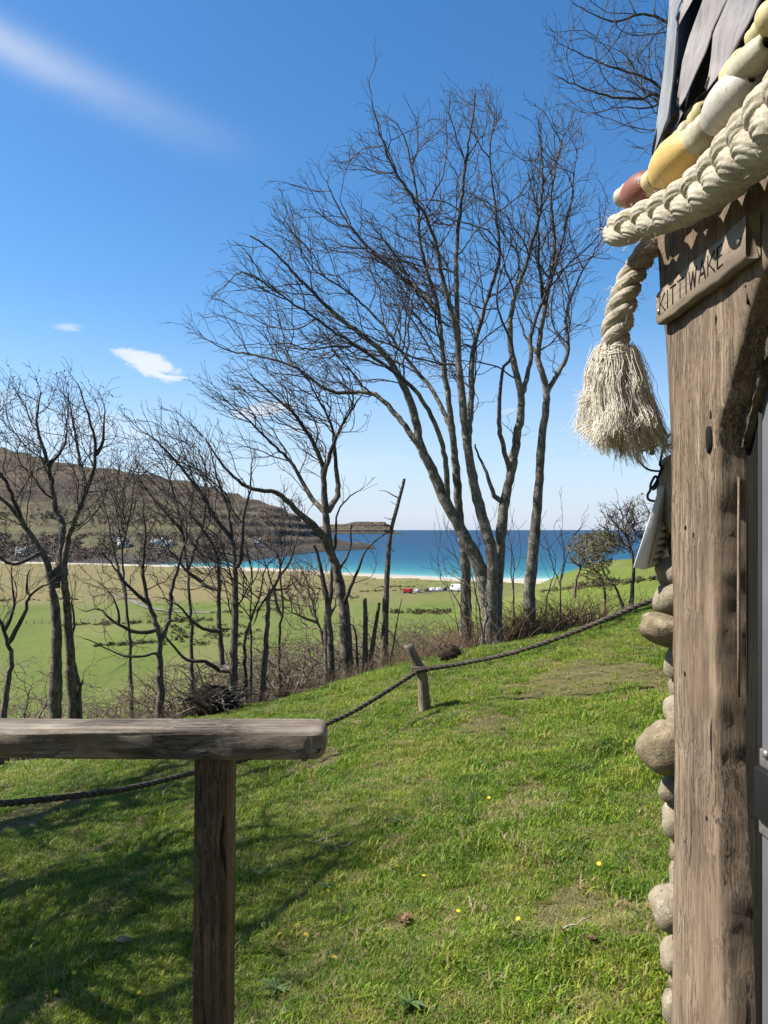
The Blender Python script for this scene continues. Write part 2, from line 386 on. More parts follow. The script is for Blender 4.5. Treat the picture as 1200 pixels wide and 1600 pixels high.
# ------------------------------------------------------------------ ground
def lawn_plane(x, y):
    xs = np.clip(x, -9, 7)
    return -1.70 + 0.215*xs + 0.0*y
def crest_y(x): return 9.7 + 0.45*np.sin(x*0.7+1.0) + 0.25*np.sin(x*1.9) + np.clip(x-1.8, 0, 8)*0.55
def shore_y(x): return np.interp(x, [-500, -140, -82, -45, -11, 17, 33, 70, 140, 500], [640, 478, 447, 426, 383, 362, 347, 330, 315, 300])
def softplus(t, k): return np.where(t/k > 30, t, np.log1p(np.exp(np.clip(t/k, -40, 30)))*k)
def ground(x, y):
    x = np.asarray(x, float); y = np.asarray(y, float)
    r = np.hypot(x, y)
    near = lawn_plane(x, y) + 0.035*fbm(x, y, 1.1, 4) + 0.020*fbm(x, y, 0.32, 3, seed=2)
    t = y - crest_y(x)
    near = near - 0.40*softplus(t, 0.55) + 0.25*fbm(x, y, 9, 3, seed=3)*sst(t, 0.5, 8)
    plain = -17.0 - 3.6*sst(y, 60, 330) + 0.35*fbm(x, y, 60, 4, seed=1)*sst(y, 40, 90)
    spur = (13.0*sst(x, 6, 34) + 0.06*np.clip(x-30, 0, 200))*np.exp(-((y-105)/55.0)**2)
    leftrise = 7*sst(-x, 60, 260)*sst(y, 20, 120)*(1-sst(y, 300, 470))
    plain = plain + spur + leftrise
    k = 1.2
    z = np.logaddexp(near/k, plain/k)*k
    d = shore_y(x) - y                     # metres inland of the waterline
    dune = 0.55*fbm(x, y, 17, 4, seed=4)*sst(d, 16, 30)*(1-sst(d, 60, 110))
    beach = -22.0 + 0.062*np.clip(d, -200, 20)
    w = sst(d, 10, 42)
    z2 = beach*(1-w) + (z+dune)*w
    return np.where(y > 150, z2, z)
def gz(x, y): return float(ground(np.array([x]), np.array([y]))[0])
def ghit(px, py, y0=1.5, y1=600):
    ys = np.exp(np.linspace(math.log(y0), math.log(y1), 4000)); x = (px-CX)/F*ys
    g = ground(x, ys); z = (HY-py)/F*ys
    i = np.argmax(z <= g)
    return Vector((x[i], ys[i], g[i]))

def build_ground():
    rs = [0.35]
    while rs[-1] < 900: rs.append(rs[-1]*(1.018 if rs[-1] < 14 else 1.016))
    rs = np.array(rs)
    a1 = np.arange(-33, 33.01, 0.3); a2 = np.arange(34, 180, 4.0)
    ang = np.radians(np.concatenate([-a2[::-1], a1, a2]))
    na = len(ang)
    X = rs[:, None]*np.sin(ang)[None]; Y = rs[:, None]*np.cos(ang)[None]
    Yc = np.where(Y < 0, 0.0, Y)
    Z = ground(X, Y)
    Z = np.where(Y < 0, np.maximum(Z, -1.75)+0.75*np.clip(-Y-2.2, 0, 22)+.25*fbm(X, Y, 4, 4)*np.clip(-Y-2.2, 0, 1), Z)   # unseen bank added behind the camera to block sky light on near faces
    V = np.stack([X, Y, Z], -1).reshape(-1, 3)
    i = np.arange(len(rs)-1)[:, None]*na; j = np.arange(na)[None]; k = (j+1) % na
    Q = np.stack([i+j, i+na+j, i+na+k, i+k], -1).reshape(-1, 4)[:, ::-1]
    c = V[Q].mean(1)
    d = shore_y(c[:, 0]) - c[:, 1]
    beach = (d < 44 + 12*fbm(c[:, 0], c[:, 1], 22, 3, seed=5)) & (c[:, 1] > 150)
    lawn = (c[:, 1] - crest_y(c[:, 0]) < 0.9) & (np.hypot(c[:, 0], c[:, 1]) < 16)
    out = {}
    for nm, msk in (('lawn', lawn & ~beach), ('meadow', ~lawn & ~beach), ('beach', beach)):
        q = Q[msk]; u, inv = np.unique(q, return_inverse=True)
        out[nm] = mesh_np(nm, V[u], inv.reshape(-1, 4))
    return out
LAWN_PATCHES = [(925, 1425, 75, 42), (900, 1062, 120, 22), (1010, 1062, 40, 26), (500, 1190, 45, 16), (760, 1130, 60, 10), (620, 1450, 40, 14), (900, 1590, 60, 16), (60, 1270, 70, 22)]
LAWN_PATCHES = [(ghit(a, b), c, d) for a, b, c, d in LAWN_PATCHES]
LAWN_PATCHES = [(p.x, p.y, rx*p.y/F, ry*p.y/F*p.y/1.5) for p, rx, ry in LAWN_PATCHES]      # worn and bare spots: centre and half-size in metres
def worn(x, y, n):
    w = np.zeros(len(x))
    for (cx, cy, rx, ry) in LAWN_PATCHES: w = np.maximum(w, 1-np.sqrt(((x-cx)/rx)**2+((y-cy)/ry)**2)-.35*n)
    return w
G = build_ground()
_v = np.zeros(len(G['lawn'].vertices)*3, np.float32); G['lawn'].vertices.foreach_get('co', _v); _v = _v.reshape(-1, 3)
_a = G['lawn'].attributes.new('worn', 'FLOAT', 'POINT'); _a.data.foreach_set('value', sst(worn(_v[:, 0], _v[:, 1], fbm(_v[:, 0], _v[:, 1], .35, 3, seed=6)), -.15, .3).astype(np.float32))

def mat_lawn():
    m, b = new_mat('lawn_turf')
    n = b.noise(b.pos, 0.9, 5, 0.6); n2 = b.noise(b.pos, 9, 5, 0.65); n3 = b.noise(b.pos, 70, 3, 0.7)
    f = b.math('ADD', b.math('MULTIPLY', n, 0.45), b.math('ADD', b.math('MULTIPLY', n2, 0.35), b.math('MULTIPLY', n3, 0.2)))
    c = b.ramp(f, [(0.34, (0.07, 0.052, 0.026)), (0.48, (0.075, 0.078, 0.024)), (0.62, (0.115, 0.115, 0.035))])
    bare = b.sstep(b.math('ADD', b.math('MULTIPLY', b.noise(b.pos, 1.6, 4, 0.6), 0.7), b.math('MULTIPLY', n2, 0.3)), 0.60, 0.68)
    c = b.mix(bare, c, (0.16, 0.105, 0.055))
    wa = b.new('ShaderNodeAttribute', attribute_name='worn').outputs['Fac']
    c = b.mix(b.math('MULTIPLY', wa, .4), c, b.ramp(n3, [(.35, (0.085, 0.055, 0.03)), (.65, (0.20, 0.145, 0.08))]))
    set_(b, c, 1.0, b.bump(b.math('ADD', n2, n3), 0.8, 0.03))
    return m
def mat_meadow():
    m, b = new_mat('meadow')
    sep = b.new('ShaderNodeSeparateXYZ'); b.put(sep.inputs[0], b.pos); X, Y, Z = sep.outputs
    big = b.noise(b.pos, 0.012, 5, 0.6); mid = b.noise(b.mapping(b.pos, (0.06, 0.02, 0.05)), 1.0, 6, 0.65); fine = b.noise(b.pos, 1.3, 5, 0.7)
    green = b.ramp(b.math('ADD', b.math('MULTIPLY', mid, 0.5), b.math('MULTIPLY', fine, 0.5)), [(0.3, (0.054, 0.080, 0.010)), (0.5, (0.098, 0.130, 0.016)), (0.7, (0.145, 0.152, 0.034))])
    tan = b.ramp(b.math('ADD', b.math('MULTIPLY', mid, 0.6), b.math('MULTIPLY', fine, 0.4)), [(0.33, (0.105, 0.09, 0.032)), (0.5, (0.185, 0.145, 0.058)), (0.68, (0.12, 0.122, 0.034))])
    # machair further out: tan to the left, greener on the right
    fy = b.math('ADD', Y, b.math('MULTIPLY', b.math('SUBTRACT', big, 0.5), 150))
    t = b.sstep(fy, 178, 226)
    left = b.math('SUBTRACT', 1.0, b.sstep(b.math('ADD', X, b.math('MULTIPLY', b.math('SUBTRACT', mid, 0.5), 60)), -30, 25))
    t = b.math('MULTIPLY', t, b.math('ADD', 0.35, b.math('MULTIPLY', left, 0.65)))
    far = b.math('MULTIPLY', b.sstep(fy, 290, 325), .8)
    t = b.math('MAXIMUM', t, far)
    c = b.mix(t, green, tan)
    # rough scrubby slope below the garden
    scr = b.math('MULTIPLY', b.math('SUBTRACT', 1.0, b.sstep(Y, 26, 48)), b.sstep(b.noise(b.pos, 0.5, 5, 0.65), 0.36, 0.56))
    c = b.mix(scr, c, b.ramp(fine, [(0.35, (0.07, 0.06, 0.03)), (0.6, (0.16, 0.14, 0.065))]))
    c = b.mix(b.math('MULTIPLY', b.sstep(b.noise(b.mapping(b.pos, (.05, .016, .05)), 1.0, 7, .7), .47, .62), .55), c, (0.15, 0.135, 0.05))
    c = b.mix(b.math('MULTIPLY', b.sstep(b.noise(b.mapping(b.pos, (.4, .2, .4)), 1.0, 5, .7), .52, .66), .45), c, (0.075, 0.085, 0.022))
    set_(b, c, 1.0, b.bump(fine, 0.8, 0.3))
    return m
def mat_beach():
    m, b = new_mat('beach_sand')
    n = b.noise(b.mapping(b.pos, (0.05, 0.15, 0.1)), 1.0, 5, 0.6)
    sep = b.new('ShaderNodeSeparateXYZ'); b.put(sep.inputs[0], b.pos)
    wet = b.math('SUBTRACT', 1.0, b.sstep(sep.outputs[2], -22.0, -21.55))
    c = b.ramp(n, [(0.35, (0.33, 0.275, 0.205)), (0.65, (0.42, 0.36, 0.28))])
    c = b.mix(b.math('MULTIPLY', wet, 0.6), c, (0.22, 0.19, 0.15))
    set_(b, c, 0.9); return m
link('lawn', G['lawn'], mat_lawn(), kind='structure')
link('meadow', G['meadow'], mat_meadow(), kind='structure')
link('beach', G['beach'], mat_beach(), kind='structure')

# sea
def build_sea():
    V = [(-60000, 280, -22), (60000, 280, -22), (90000, 120000, -22), (-90000, 120000, -22)]
    me = mesh_np('sea', V, [[0, 1, 2, 3]], smooth=False)
    m, b = new_mat('sea_water')
    sep = b.new('ShaderNodeSeparateXYZ'); b.put(sep.inputs[0], b.pos); X, Y, Z = sep.outputs
    n = b.noise(b.mapping(b.pos, (0.006, 0.018, 0.01)), 1.0, 5, 0.6)
    n2 = b.noise(b.mapping(b.pos, (0.0012, 0.006, 0.01)), 1.0, 5, 0.6)
    xm = b.math('MINIMUM', X, 40.0)
    d = b.math('SUBTRACT', b.math('ADD', Y, b.math('MULTIPLY', xm, 0.72)), 374.0)
    d = b.math('ADD', d, b.math('MULTIPLY', b.math('SUBTRACT', n, 0.5), b.math('ADD', 10.0, b.math('MULTIPLY', d, 0.7))))
    ld = b.math('DIVIDE', b.math('LOGARITHM', b.math('ADD', 1.0, b.math('MAXIMUM', d, 0.0)), 2.718), 9.5)
    c = b.ramp(ld, [(0.0, (0.36, 0.39, 0.33)), (0.20, (0.20, 0.32, 0.29)), (0.36, (0.060, 0.215, 0.215)), (0.48, (0.016, 0.115, 0.150)), (0.60, (0.006, 0.058, 0.108)), (0.72, (0.005, 0.038, 0.082)), (0.9, (0.005, 0.030, 0.066))])
    dark = b.math('MULTIPLY', b.sstep(n2, 0.5, 0.68), b.sstep(ld, 0.45, 0.56))
    c = b.mix(b.math('MULTIPLY', dark, 0.5), c, (0.004, 0.035, 0.085))
    foam = b.math('MULTIPLY', b.math('SUBTRACT', 1.0, b.sstep(d, 2.0, 9.0)), b.sstep(n, 0.45, 0.6))
    c = b.mix(b.math('MULTIPLY', foam, 0.7), c, (0.55, 0.58, 0.56))
    w = b.noise(b.mapping(b.pos, (0.10, 0.32, 0.2)), 1.0, 6, 0.7)
    set_(b, c, 0.42, b.bump(w, 0.7, 1.2)); b.bs.inputs['Specular IOR Level'].default_value = 0.22
    link('sea', me, m, kind='structure')
build_sea()

# hills across the bay: built in polar strips at their true distance
def polar_hill(name, keys, mat, npx, nu, amp, terr, seed, back):
    pxs = np.linspace(keys[0][0], keys[-1][0], npx); kp = [k[0] for k in keys]; m = len(keys[0][1])
    uu = np.linspace(0, m-1, nu)
    Yg = np.zeros((npx, nu)); Zg = np.zeros((npx, nu))
    cy = np.array([[p[0] for p in k[1]] for k in keys], float); cp = np.array([[p[1] for p in k[1]] for k in keys], float)
    cz = (HY-cp)/F*cy
    for i, p in enumerate(pxs):
        yy = [np.interp(p, kp, cy[:, j]) for j in range(m)]; zz = [np.interp(p, kp, cz[:, j]) for j in range(m)]
        Yg[i] = np.interp(uu, range(m), yy); Zg[i] = np.interp(uu, range(m), zz)
    Xg = (pxs[:, None]-CX)/F*Yg
    u = uu/(m-1)
    env = np.minimum(1, 6*u)[None]*np.minimum(1, 0.25+4*(1-u))[None]
    n = fbm(Xg, Yg, 130, 6, 0.6, seed); n2 = fbm(Xg, Yg, 30, 5, 0.6, seed+1)
    Zr = Zg + 22.0
    Z = Zg + env*amp*(n*1.0 + 0.45*n2)*np.clip(Zr/60, 0.26, 1)
    h = terr; q = (Z + 0.25*h*n)/h; fr = q-np.floor(q)
    Zt = (np.floor(q) + sst(fr, 0.50, 0.95))*h - 0.25*h*n
    Z = np.where(Z > -15, Z*0.45 + Zt*0.55, Z)
    # skirt at the shore and a falling back slope
    Yg = np.concatenate([Yg[:, :1]-6, Yg, Yg[:, -1:]+back*.4, Yg[:, -1:]+back], 1)
    Xg = (pxs[:, None]-CX)/F*Yg
    Z = np.concatenate([np.full((npx, 1), -27.0), Z, np.maximum(Z[:, -1:]*0.75-6, -26), np.full((npx, 1), -27.0)], 1)
    nn = Yg.shape[1]
    V = np.stack([Xg, Yg, Z], -1).reshape(-1, 3)
    i = np.arange(npx-1)[:, None]*nn; j = np.arange(nn-1)[None]
    Q = np.stack([i+j, i+nn+j, i+nn+j+1, i+j+1], -1).reshape(-1, 4)
    o = link(name, mesh_np(name, V, Q, smooth=False), mat, kind='structure')
    return lambda p, fu: None
def mat_hill():
    m, b = new_mat('heather_hill')
    sep = b.new('ShaderNodeSeparateXYZ'); b.put(sep.inputs[0], b.geo.outputs['Normal']); nz = sep.outputs[2]
    sp = b.new('ShaderNodeSeparateXYZ'); b.put(sp.inputs[0], b.pos); Z = sp.outputs[2]
    n = b.noise(b.pos, 0.012, 6, 0.65); n2 = b.noise(b.pos, 0.09, 6, 0.7)
    f = b.math('ADD', b.math('MULTIPLY', n, 0.55), b.math('MULTIPLY', n2, 0.45))
    heath = b.ramp(f, [(0.36, (0.036, 0.027, 0.022)), (0.5, (0.084, 0.062, 0.042)), (0.64, (0.145, 0.115, 0.062))])
    grass = b.ramp(f, [(0.35, (0.075, 0.075, 0.028)), (0.65, (0.135, 0.132, 0.046))])
    flat = b.math('MULTIPLY', b.math('MULTIPLY', b.sstep(nz, 0.90, 0.985), b.math('SUBTRACT', 1.0, b.sstep(Z, 12, 45))), b.math('SUBTRACT', 1.0, b.sstep(sp.outputs[0], -220, -110)))
    c = b.mix(b.math('MULTIPLY', flat, 0.65), heath, grass)
    rock = b.math('SUBTRACT', 1.0, b.sstep(b.math('ADD', nz, b.math('MULTIPLY', b.math('SUBTRACT', n2, .5), .3)), 0.66, 0.90))
    c = b.mix(b.math('MULTIPLY', rock, 0.8), c, b.ramp(n2, [(0.4, (0.020, 0.020, 0.023)), (0.7, (0.058, 0.055, 0.054))]))
    shore = b.math('SUBTRACT', 1.0, b.sstep(b.math('ADD', Z, b.math('MULTIPLY', n2, 4)), -18.5, -12.5))
    c = b.mix(b.math('MULTIPLY', shore, 0.85), c, (0.045, 0.042, 0.04))
    set_(b, c, 1.0, b.bump(n2, 0.9, 6.0)); return m
M_hill = mat_hill()
HK = [(-300, [(470, 884), (600, 846), (700, 822), (900, 700), (1150, 640)]),
      (0, [(480, 884), (600, 850), (680, 828), (850, 760), (1080, 698)]),
      (100, [(480, 884), (600, 850), (680, 829), (850, 775), (1040, 722)]),
      (200, [(480, 884), (600, 850), (690, 828), (850, 782), (1000, 736)]),
      (300, [(500, 882), (600, 850), (700, 829), (850, 785), (980, 753)]),
      (380, [(525, 879), (620, 852), (720, 833), (830, 800), (950, 774)]),
      (430, [(600, 872), (680, 851), (760, 836), (830, 812), (920, 788)]),
      (460, [(680, 866), (740, 854), (800, 840), (850, 820), (900, 803)]),
      (490, [(740, 863), (790, 853), (830, 843), (862, 833), (895, 825)]),
      (520, [(790, 861), (820, 853.5), (850, 848), (880, 844), (905, 842)]),
      (556, [(835, 859.5), (852, 853), (870, 849.5), (890, 848), (905, 848)]),
      (588, [(878, 858.2), (882, 857.6), (887, 857.5), (892, 857.6), (897, 858)])]
polar_hill('hill', HK, M_hill, 460, 90, 5.0, 9.0, 6, 600)
FK = [(500, [(4300, 834.4), (4330, 828), (4400, 824), (4450, 822), (4500, 821)]),
      (530, [(4300, 834.4), (4330, 827), (4400, 823), (4450, 820), (4500, 818.5)]),
      (563, [(4300, 834.4), (4330, 826), (4400, 822), (4450, 818), (4500, 814.5)]),
      (600, [(4300, 834.4), (4330, 827), (4400, 824), (4430, 818.5), (4500, 815.5)]),
      (609, [(4320, 834.3), (4350, 829), (4400, 826), (4450, 822), (4500, 820)]),
      (613, [(4350, 834.2), (4380, 831), (4400, 830), (4450, 828.5), (4500, 828)]),
      (629, [(4400, 834.0), (4420, 833), (4440, 832.8), (4460, 832), (4500, 831.6)]),
      (631, [(4440, 834.0), (4445, 834), (4450, 834), (4455, 834), (4500, 834)])]
polar_hill('headland', FK, M_hill, 150, 40, 14.0, 16.0, 9, 700)

# ------------------------------------------------------------------ trees
def resample(pl, step):
    pl = np.asarray(pl, float); d = np.r_[0, np.cumsum(np.linalg.norm(np.diff(pl, axis=0), axis=1))]
    n = max(2, int(round(d[-1]/step))+1); t = np.linspace(0, d[-1], n)
    # smooth through the control points
    if len(pl) > 2:
        from_t = np.concatenate([[-1], d, [d[-1]+1]])
        out = np.zeros((n, pl.shape[1]))
        seg = np.clip(np.searchsorted(d, t, side='right')-1, 0, len(d)-2)
        p0 = pl[np.maximum(seg-1, 0)]; p1 = pl[seg]; p2 = pl[seg+1]; p3 = pl[np.minimum(seg+2, len(pl)-1)]
        u = ((t-d[seg])/(d[seg+1]-d[seg]+1e-9))[:, None]
        out = 0.5*((2*p1)+(-p0+p2)*u+(2*p0-5*p1+4*p2-p3)*u**2+(-p0+3*p1-3*p2+p3)*u**3)
        return out
    return np.stack([np.interp(t, d, pl[:, k]) for k in range(pl.shape[1])], -1)

def in_poly(x, y, poly):
    poly = np.asarray(poly, float); n = len(poly); c = np.zeros(len(x), bool); j = n-1
    for i in range(n):
        xi, yi = poly[i]; xj, yj = poly[j]
        hit = ((yi > y) != (yj > y)) & (x < (xj-xi)*(y-yi)/(yj-yi+1e-12)+xi); c ^= hit; j = i
    return c

def grow(limbs, attr, step, infl, kill, trop=(0, 0, 0.1), keep=0.5, jit=0.12, iters=140, tip=0.0028, expo=2.35, rng=None, forks=2, maxn=9000, spur=1.0):
    """limbs: list of (polyline Nx3, r0, r1); the first is the root. Returns pos, parent, radius, fixed"""
    pos, par, rf = [], [], []
    lid = []
    for li, (pl, r0, r1) in enumerate(limbs):
        q = resample(pl, step); rr = np.linspace(0, 1, len(q))
        rad = r0 + (r1-r0)*rr**0.8
        w = rng.normal(0, jit*0.12*step, q.shape); w[0] = 0; q = q + w
        if li == 0 or not pos: last = -1; start = 0
        else:
            A = np.array(pos); k = int(np.argmin(((A-q[0])**2).sum(1))); last = k; start = 1 if ((A[k]-q[0])**2).sum() < (1.2*step)**2 else 0
            if ((A[k]-q[0])**2).sum() > (4*step)**2: last = -1   # a stem of its own from the ground
        for i in range(start, len(q)):
            pos.append(q[i]); par.append(last); rf.append(rad[i]); last = len(pos)-1; lid.append(li)
    grow.lid = np.array(lid)
    A = np.asarray(attr, float)
    N0 = len(pos)
    cap = maxn*2+N0
    Pn = np.zeros((cap, 3)); Pn[:N0] = np.array(pos); pa = np.full(cap, -1); pa[:N0] = par
    n = N0
    near_d = np.full(len(A), 1e9); near_i = np.zeros(len(A), int)
    for i in range(0, n, 200):
        D = np.linalg.norm(A[:, None]-Pn[None, i:min(i+200, n)], axis=2); k = D.argmin(1); d = D[np.arange(len(A)), k]
        m = d < near_d; near_d[m] = d[m]; near_i[m] = k[m]+i
    lastchild = np.full((cap, 3), 1e9)
    trop = np.array(trop)
    for it in range(iters):
        act = near_d < infl
        if not act.any(): break
        v = A[act]-Pn[near_i[act]]; v /= np.linalg.norm(v, axis=1)[:, None]+1e-9
        s = np.zeros((n, 3)); np.add.at(s, near_i[act], v)
        g = np.where(np.abs(s).sum(1) > 1e-6)[0]
        d = s[g]; d /= np.linalg.norm(d, axis=1)[:, None]+1e-9
        pp = pa[g]; pd = np.where((pp >= 0)[:, None], Pn[g]-Pn[np.maximum(pp, 0)], 0); pd /= np.linalg.norm(pd, axis=1)[:, None]+1e-9
        d = d + keep*pd + trop + rng.normal(0, jit, d.shape); d /= np.linalg.norm(d, axis=1)[:, None]
        new = Pn[g] + d*step
        dup = np.linalg.norm(new-lastchild[g], axis=1) < 0.45*step
        if dup.any():
            bad = np.zeros(n, bool); bad[g[dup]] = True
            km = act & bad[near_i]; near_d[km] = 1e8; A[km] = 1e7
        new = new[~dup]; gg = g[~dup]
        if len(new) == 0: continue
        lastchild[gg] = new
        k = len(new)
        if n+k > cap-10 or n > maxn: break
        Pn[n:n+k] = new; pa[n:n+k] = gg
        D = ((A[:, None]-new[None])**2).sum(2); kk = D.argmin(1); dd = np.sqrt(D[np.arange(len(A)), kk])
        m = dd < near_d; near_d[m] = dd[m]; near_i[m] = kk[m]+n
        dead = near_d < kill
        n += k
        if dead.any(): A = A[~dead]; near_d = near_d[~dead]; near_i = near_i[~dead]
        if len(A) == 0: break
    # twig forks at the tips
    pos = Pn[:n].copy(); par = pa[:n].copy()
    if forks:
        nch = np.bincount(par[par >= 0], minlength=n); idx = np.where((nch == 0) & (np.arange(n) >= N0))[0]
        side = np.where((nch == 1) & (np.arange(n) >= N0) & (rng.random(n) < 0.4*spur))[0]
        ex, ep = [], []
        base_n = n
        for grp, kf, ln in ((idx, forks, 0.8), (side, 1, 0.7)):
            for f in range(kf):
                pd = pos[grp]-pos[par[grp]]; pd /= np.linalg.norm(pd, axis=1)[:, None]+1e-9
                dv = pd + rng.normal(0, 0.55, pd.shape) + trop*1.5; dv /= np.linalg.norm(dv, axis=1)[:, None]
                q = pos[grp]+dv*step*ln*rng.uniform(0.5, 1.25, (len(grp), 1))
                ex.append(q); ep.append(grp)
        if ex: pos = np.vstack([pos]+ex); par = np.concatenate([par]+ep)
    n = len(pos)
    fixed = np.zeros(n); fixed[:N0] = rf
    acc = np.zeros(n); rad = np.zeros(n)
    for i in range(n-1, -1, -1):
        r = acc[i]**(1/expo) if acc[i] > 0 else tip
        if fixed[i] > 0: r = fixed[i]
        rad[i] = max(r, tip)
        if par[i] >= 0: acc[par[i]] += rad[i]**expo
    for i in range(N0, n):
        rad[i] = min(rad[i], 0.82*rad[par[i]]) if fixed[par[i]] > 0 else min(rad[i], rad[par[i]])
        rad[i] = max(rad[i], tip)
    return pos, par, rad, N0

def ramify(limbs, polys, Y, step, rng, trop=(0, 0, .12), wig=.12, dens=1.0, tip=.002, expo=2.15, spread=(32, 66), lmax=3, long_=1.0, rmax=.12):
    """side shoots on the traced limbs: each sweeps up and forks again, and stops where the crown ends"""
    R = random.Random(int(rng.integers(1e9)))
    # crown mask on a coarse grid of directions
    allp = np.vstack([np.asarray(p, float) for p in polys]); g = 4.0
    x0, y0 = allp.min(0)-20; x1, y1 = allp.max(0)+20; nx, ny = int((x1-x0)/g)+1, int((y1-y0)/g)+1
    gx, gy = np.meshgrid(x0+np.arange(nx)*g, y0+np.arange(ny)*g, indexing='ij'); msk = np.zeros(nx*ny, bool)
    for p in polys: msk |= in_poly(gx.ravel(), gy.ravel(), p)
    msk = msk.reshape(nx, ny)
    def inside(p):
        if p[1] < .5: return False
        i = int((CX+p[0]/p[1]*F-x0)/g); j = int((HY-p[2]/p[1]*F-y0)/g)
        return 0 <= i < nx and 0 <= j < ny and msk[i, j]
    pos, par, rf = [], [], []
    seeds = []
    for li, (pl, r0, r1) in enumerate(limbs):
        q = resample(pl, step); rr = np.linspace(0, 1, len(q)); rad = r0+(r1-r0)*rr**0.8
        w = rng.normal(0, 1, q.shape)*step*wig*.35; w[0] = 0; q = q+w
        last = -1; start = 0
        if pos:
            A = np.array(pos); dd = ((A-q[0])**2).sum(1); k = int(np.argmin(dd))
            if dd[k] < (4*step)**2: last = k; start = 1
        ln = len(q)
        for i in range(start, ln):
            pos.append(tuple(q[i])); par.append(last); rf.append(rad[i]); last = len(pos)-1
            if i > 1 and rad[i] < rmax: seeds.append((last, i/(ln-1), ln, tuple(q[i]-q[i-1])))
    N0 = len(pos); occ = {}
    vs = step*1.15
    def key(p): return (int(p[0]/vs//1), int(p[1]/vs//1), int(p[2]/vs//1))
    def unit(v):
        l = math.sqrt(v[0]*v[0]+v[1]*v[1]+v[2]*v[2])+1e-12; return (v[0]/l, v[1]/l, v[2]/l)
    def turn(d, ang):
        a = R.uniform(0, 6.283); r = unit((R.gauss(0, 1), R.gauss(0, 1)*.8, R.gauss(0, 1)*.8)); k = d[0]*r[0]+d[1]*r[1]+d[2]*r[2]
        u = unit((r[0]-d[0]*k, r[1]-d[1]*k, r[2]-d[2]*k)); c, s_ = math.cos(ang), math.sin(ang)
        return (d[0]*c+u[0]*s_, d[1]*c+u[1]*s_, d[2]*c+u[2]*s_)
    stack = []
    for (i, t, ln, d) in seeds:
        d = unit(d)
        if t >= .999: stack += [(i, turn(d, R.uniform(.05, .5)), R.randint(5, 9), 1) for _ in range(3)]; continue
        if not inside(pos[i]): 
            if R.random() > .12: continue
        if R.random() < .55*dens: 
            n = int((.30*(1-t)*ln+R.uniform(4, 15))*long_); stack.append((i, turn(d, math.radians(R.uniform(*spread))), n, 1))
        if R.random() < .25*dens: stack.append((i, turn(d, math.radians(R.uniform(30, 75))), R.randint(2, 6), 2))
    R.shuffle(stack); stack.sort(key=lambda q: -q[2])
    qi = 0
    while qi < len(stack):
        i, d, n, lv = stack[qi]; qi += 1
        st = step*(1.0 if lv == 1 else .85 if lv == 2 else .7); cur = i
        for s in range(n):
            up = (.6+.8*lv/2)
            d = unit((d[0]+trop[0]*up+R.gauss(0, wig), d[1]+trop[1]*up+R.gauss(0, wig), d[2]+trop[2]*up+R.gauss(0, wig)))
            p = pos[cur]; q = (p[0]+d[0]*st, p[1]+d[1]*st, p[2]+d[2]*st)
            k = key(q); c = occ.get(k, 0)
            if c >= 3 and s > 0: break
            if not inside(q) and R.random() < .45: break
            occ[k] = c+1
            pos.append(q); par.append(cur); rf.append(0); cur = len(pos)-1
            rem = n-s-1
            if lv < lmax and s >= 1 and rem >= 1 and R.random() < (.62 if lv == 1 else .5)*dens:
                stack.append((cur, turn(d, math.radians(R.uniform(25, 55))), max(2, int(rem*R.uniform(.45, .9))), lv+1))
        if lv < lmax+1 and cur != i:   # forked end
            for _ in range(2 if lv < lmax else 1):
                if R.random() < .3: continue
                stack.append((cur, turn(d, math.radians(R.uniform(12, 45))), R.randint(1, 3), lv+1))
    n = len(pos); pos = np.array(pos); par = np.array(par); fixed = np.zeros(n); fixed[:N0] = rf[:N0]
    acc = np.zeros(n); rad = np.zeros(n)
    for i in range(n-1, -1, -1):
        r = acc[i]**(1/expo) if acc[i] > 0 else tip
        if fixed[i] > 0: r = fixed[i]
        rad[i] = max(r, tip)
        if par[i] >= 0: acc[par[i]] += rad[i]**expo
    for i in range(N0, n): rad[i] = max(min(rad[i], rad[par[i]]*(.75 if par[i] < N0 else .97)), tip)
    return pos, par, rad, N0

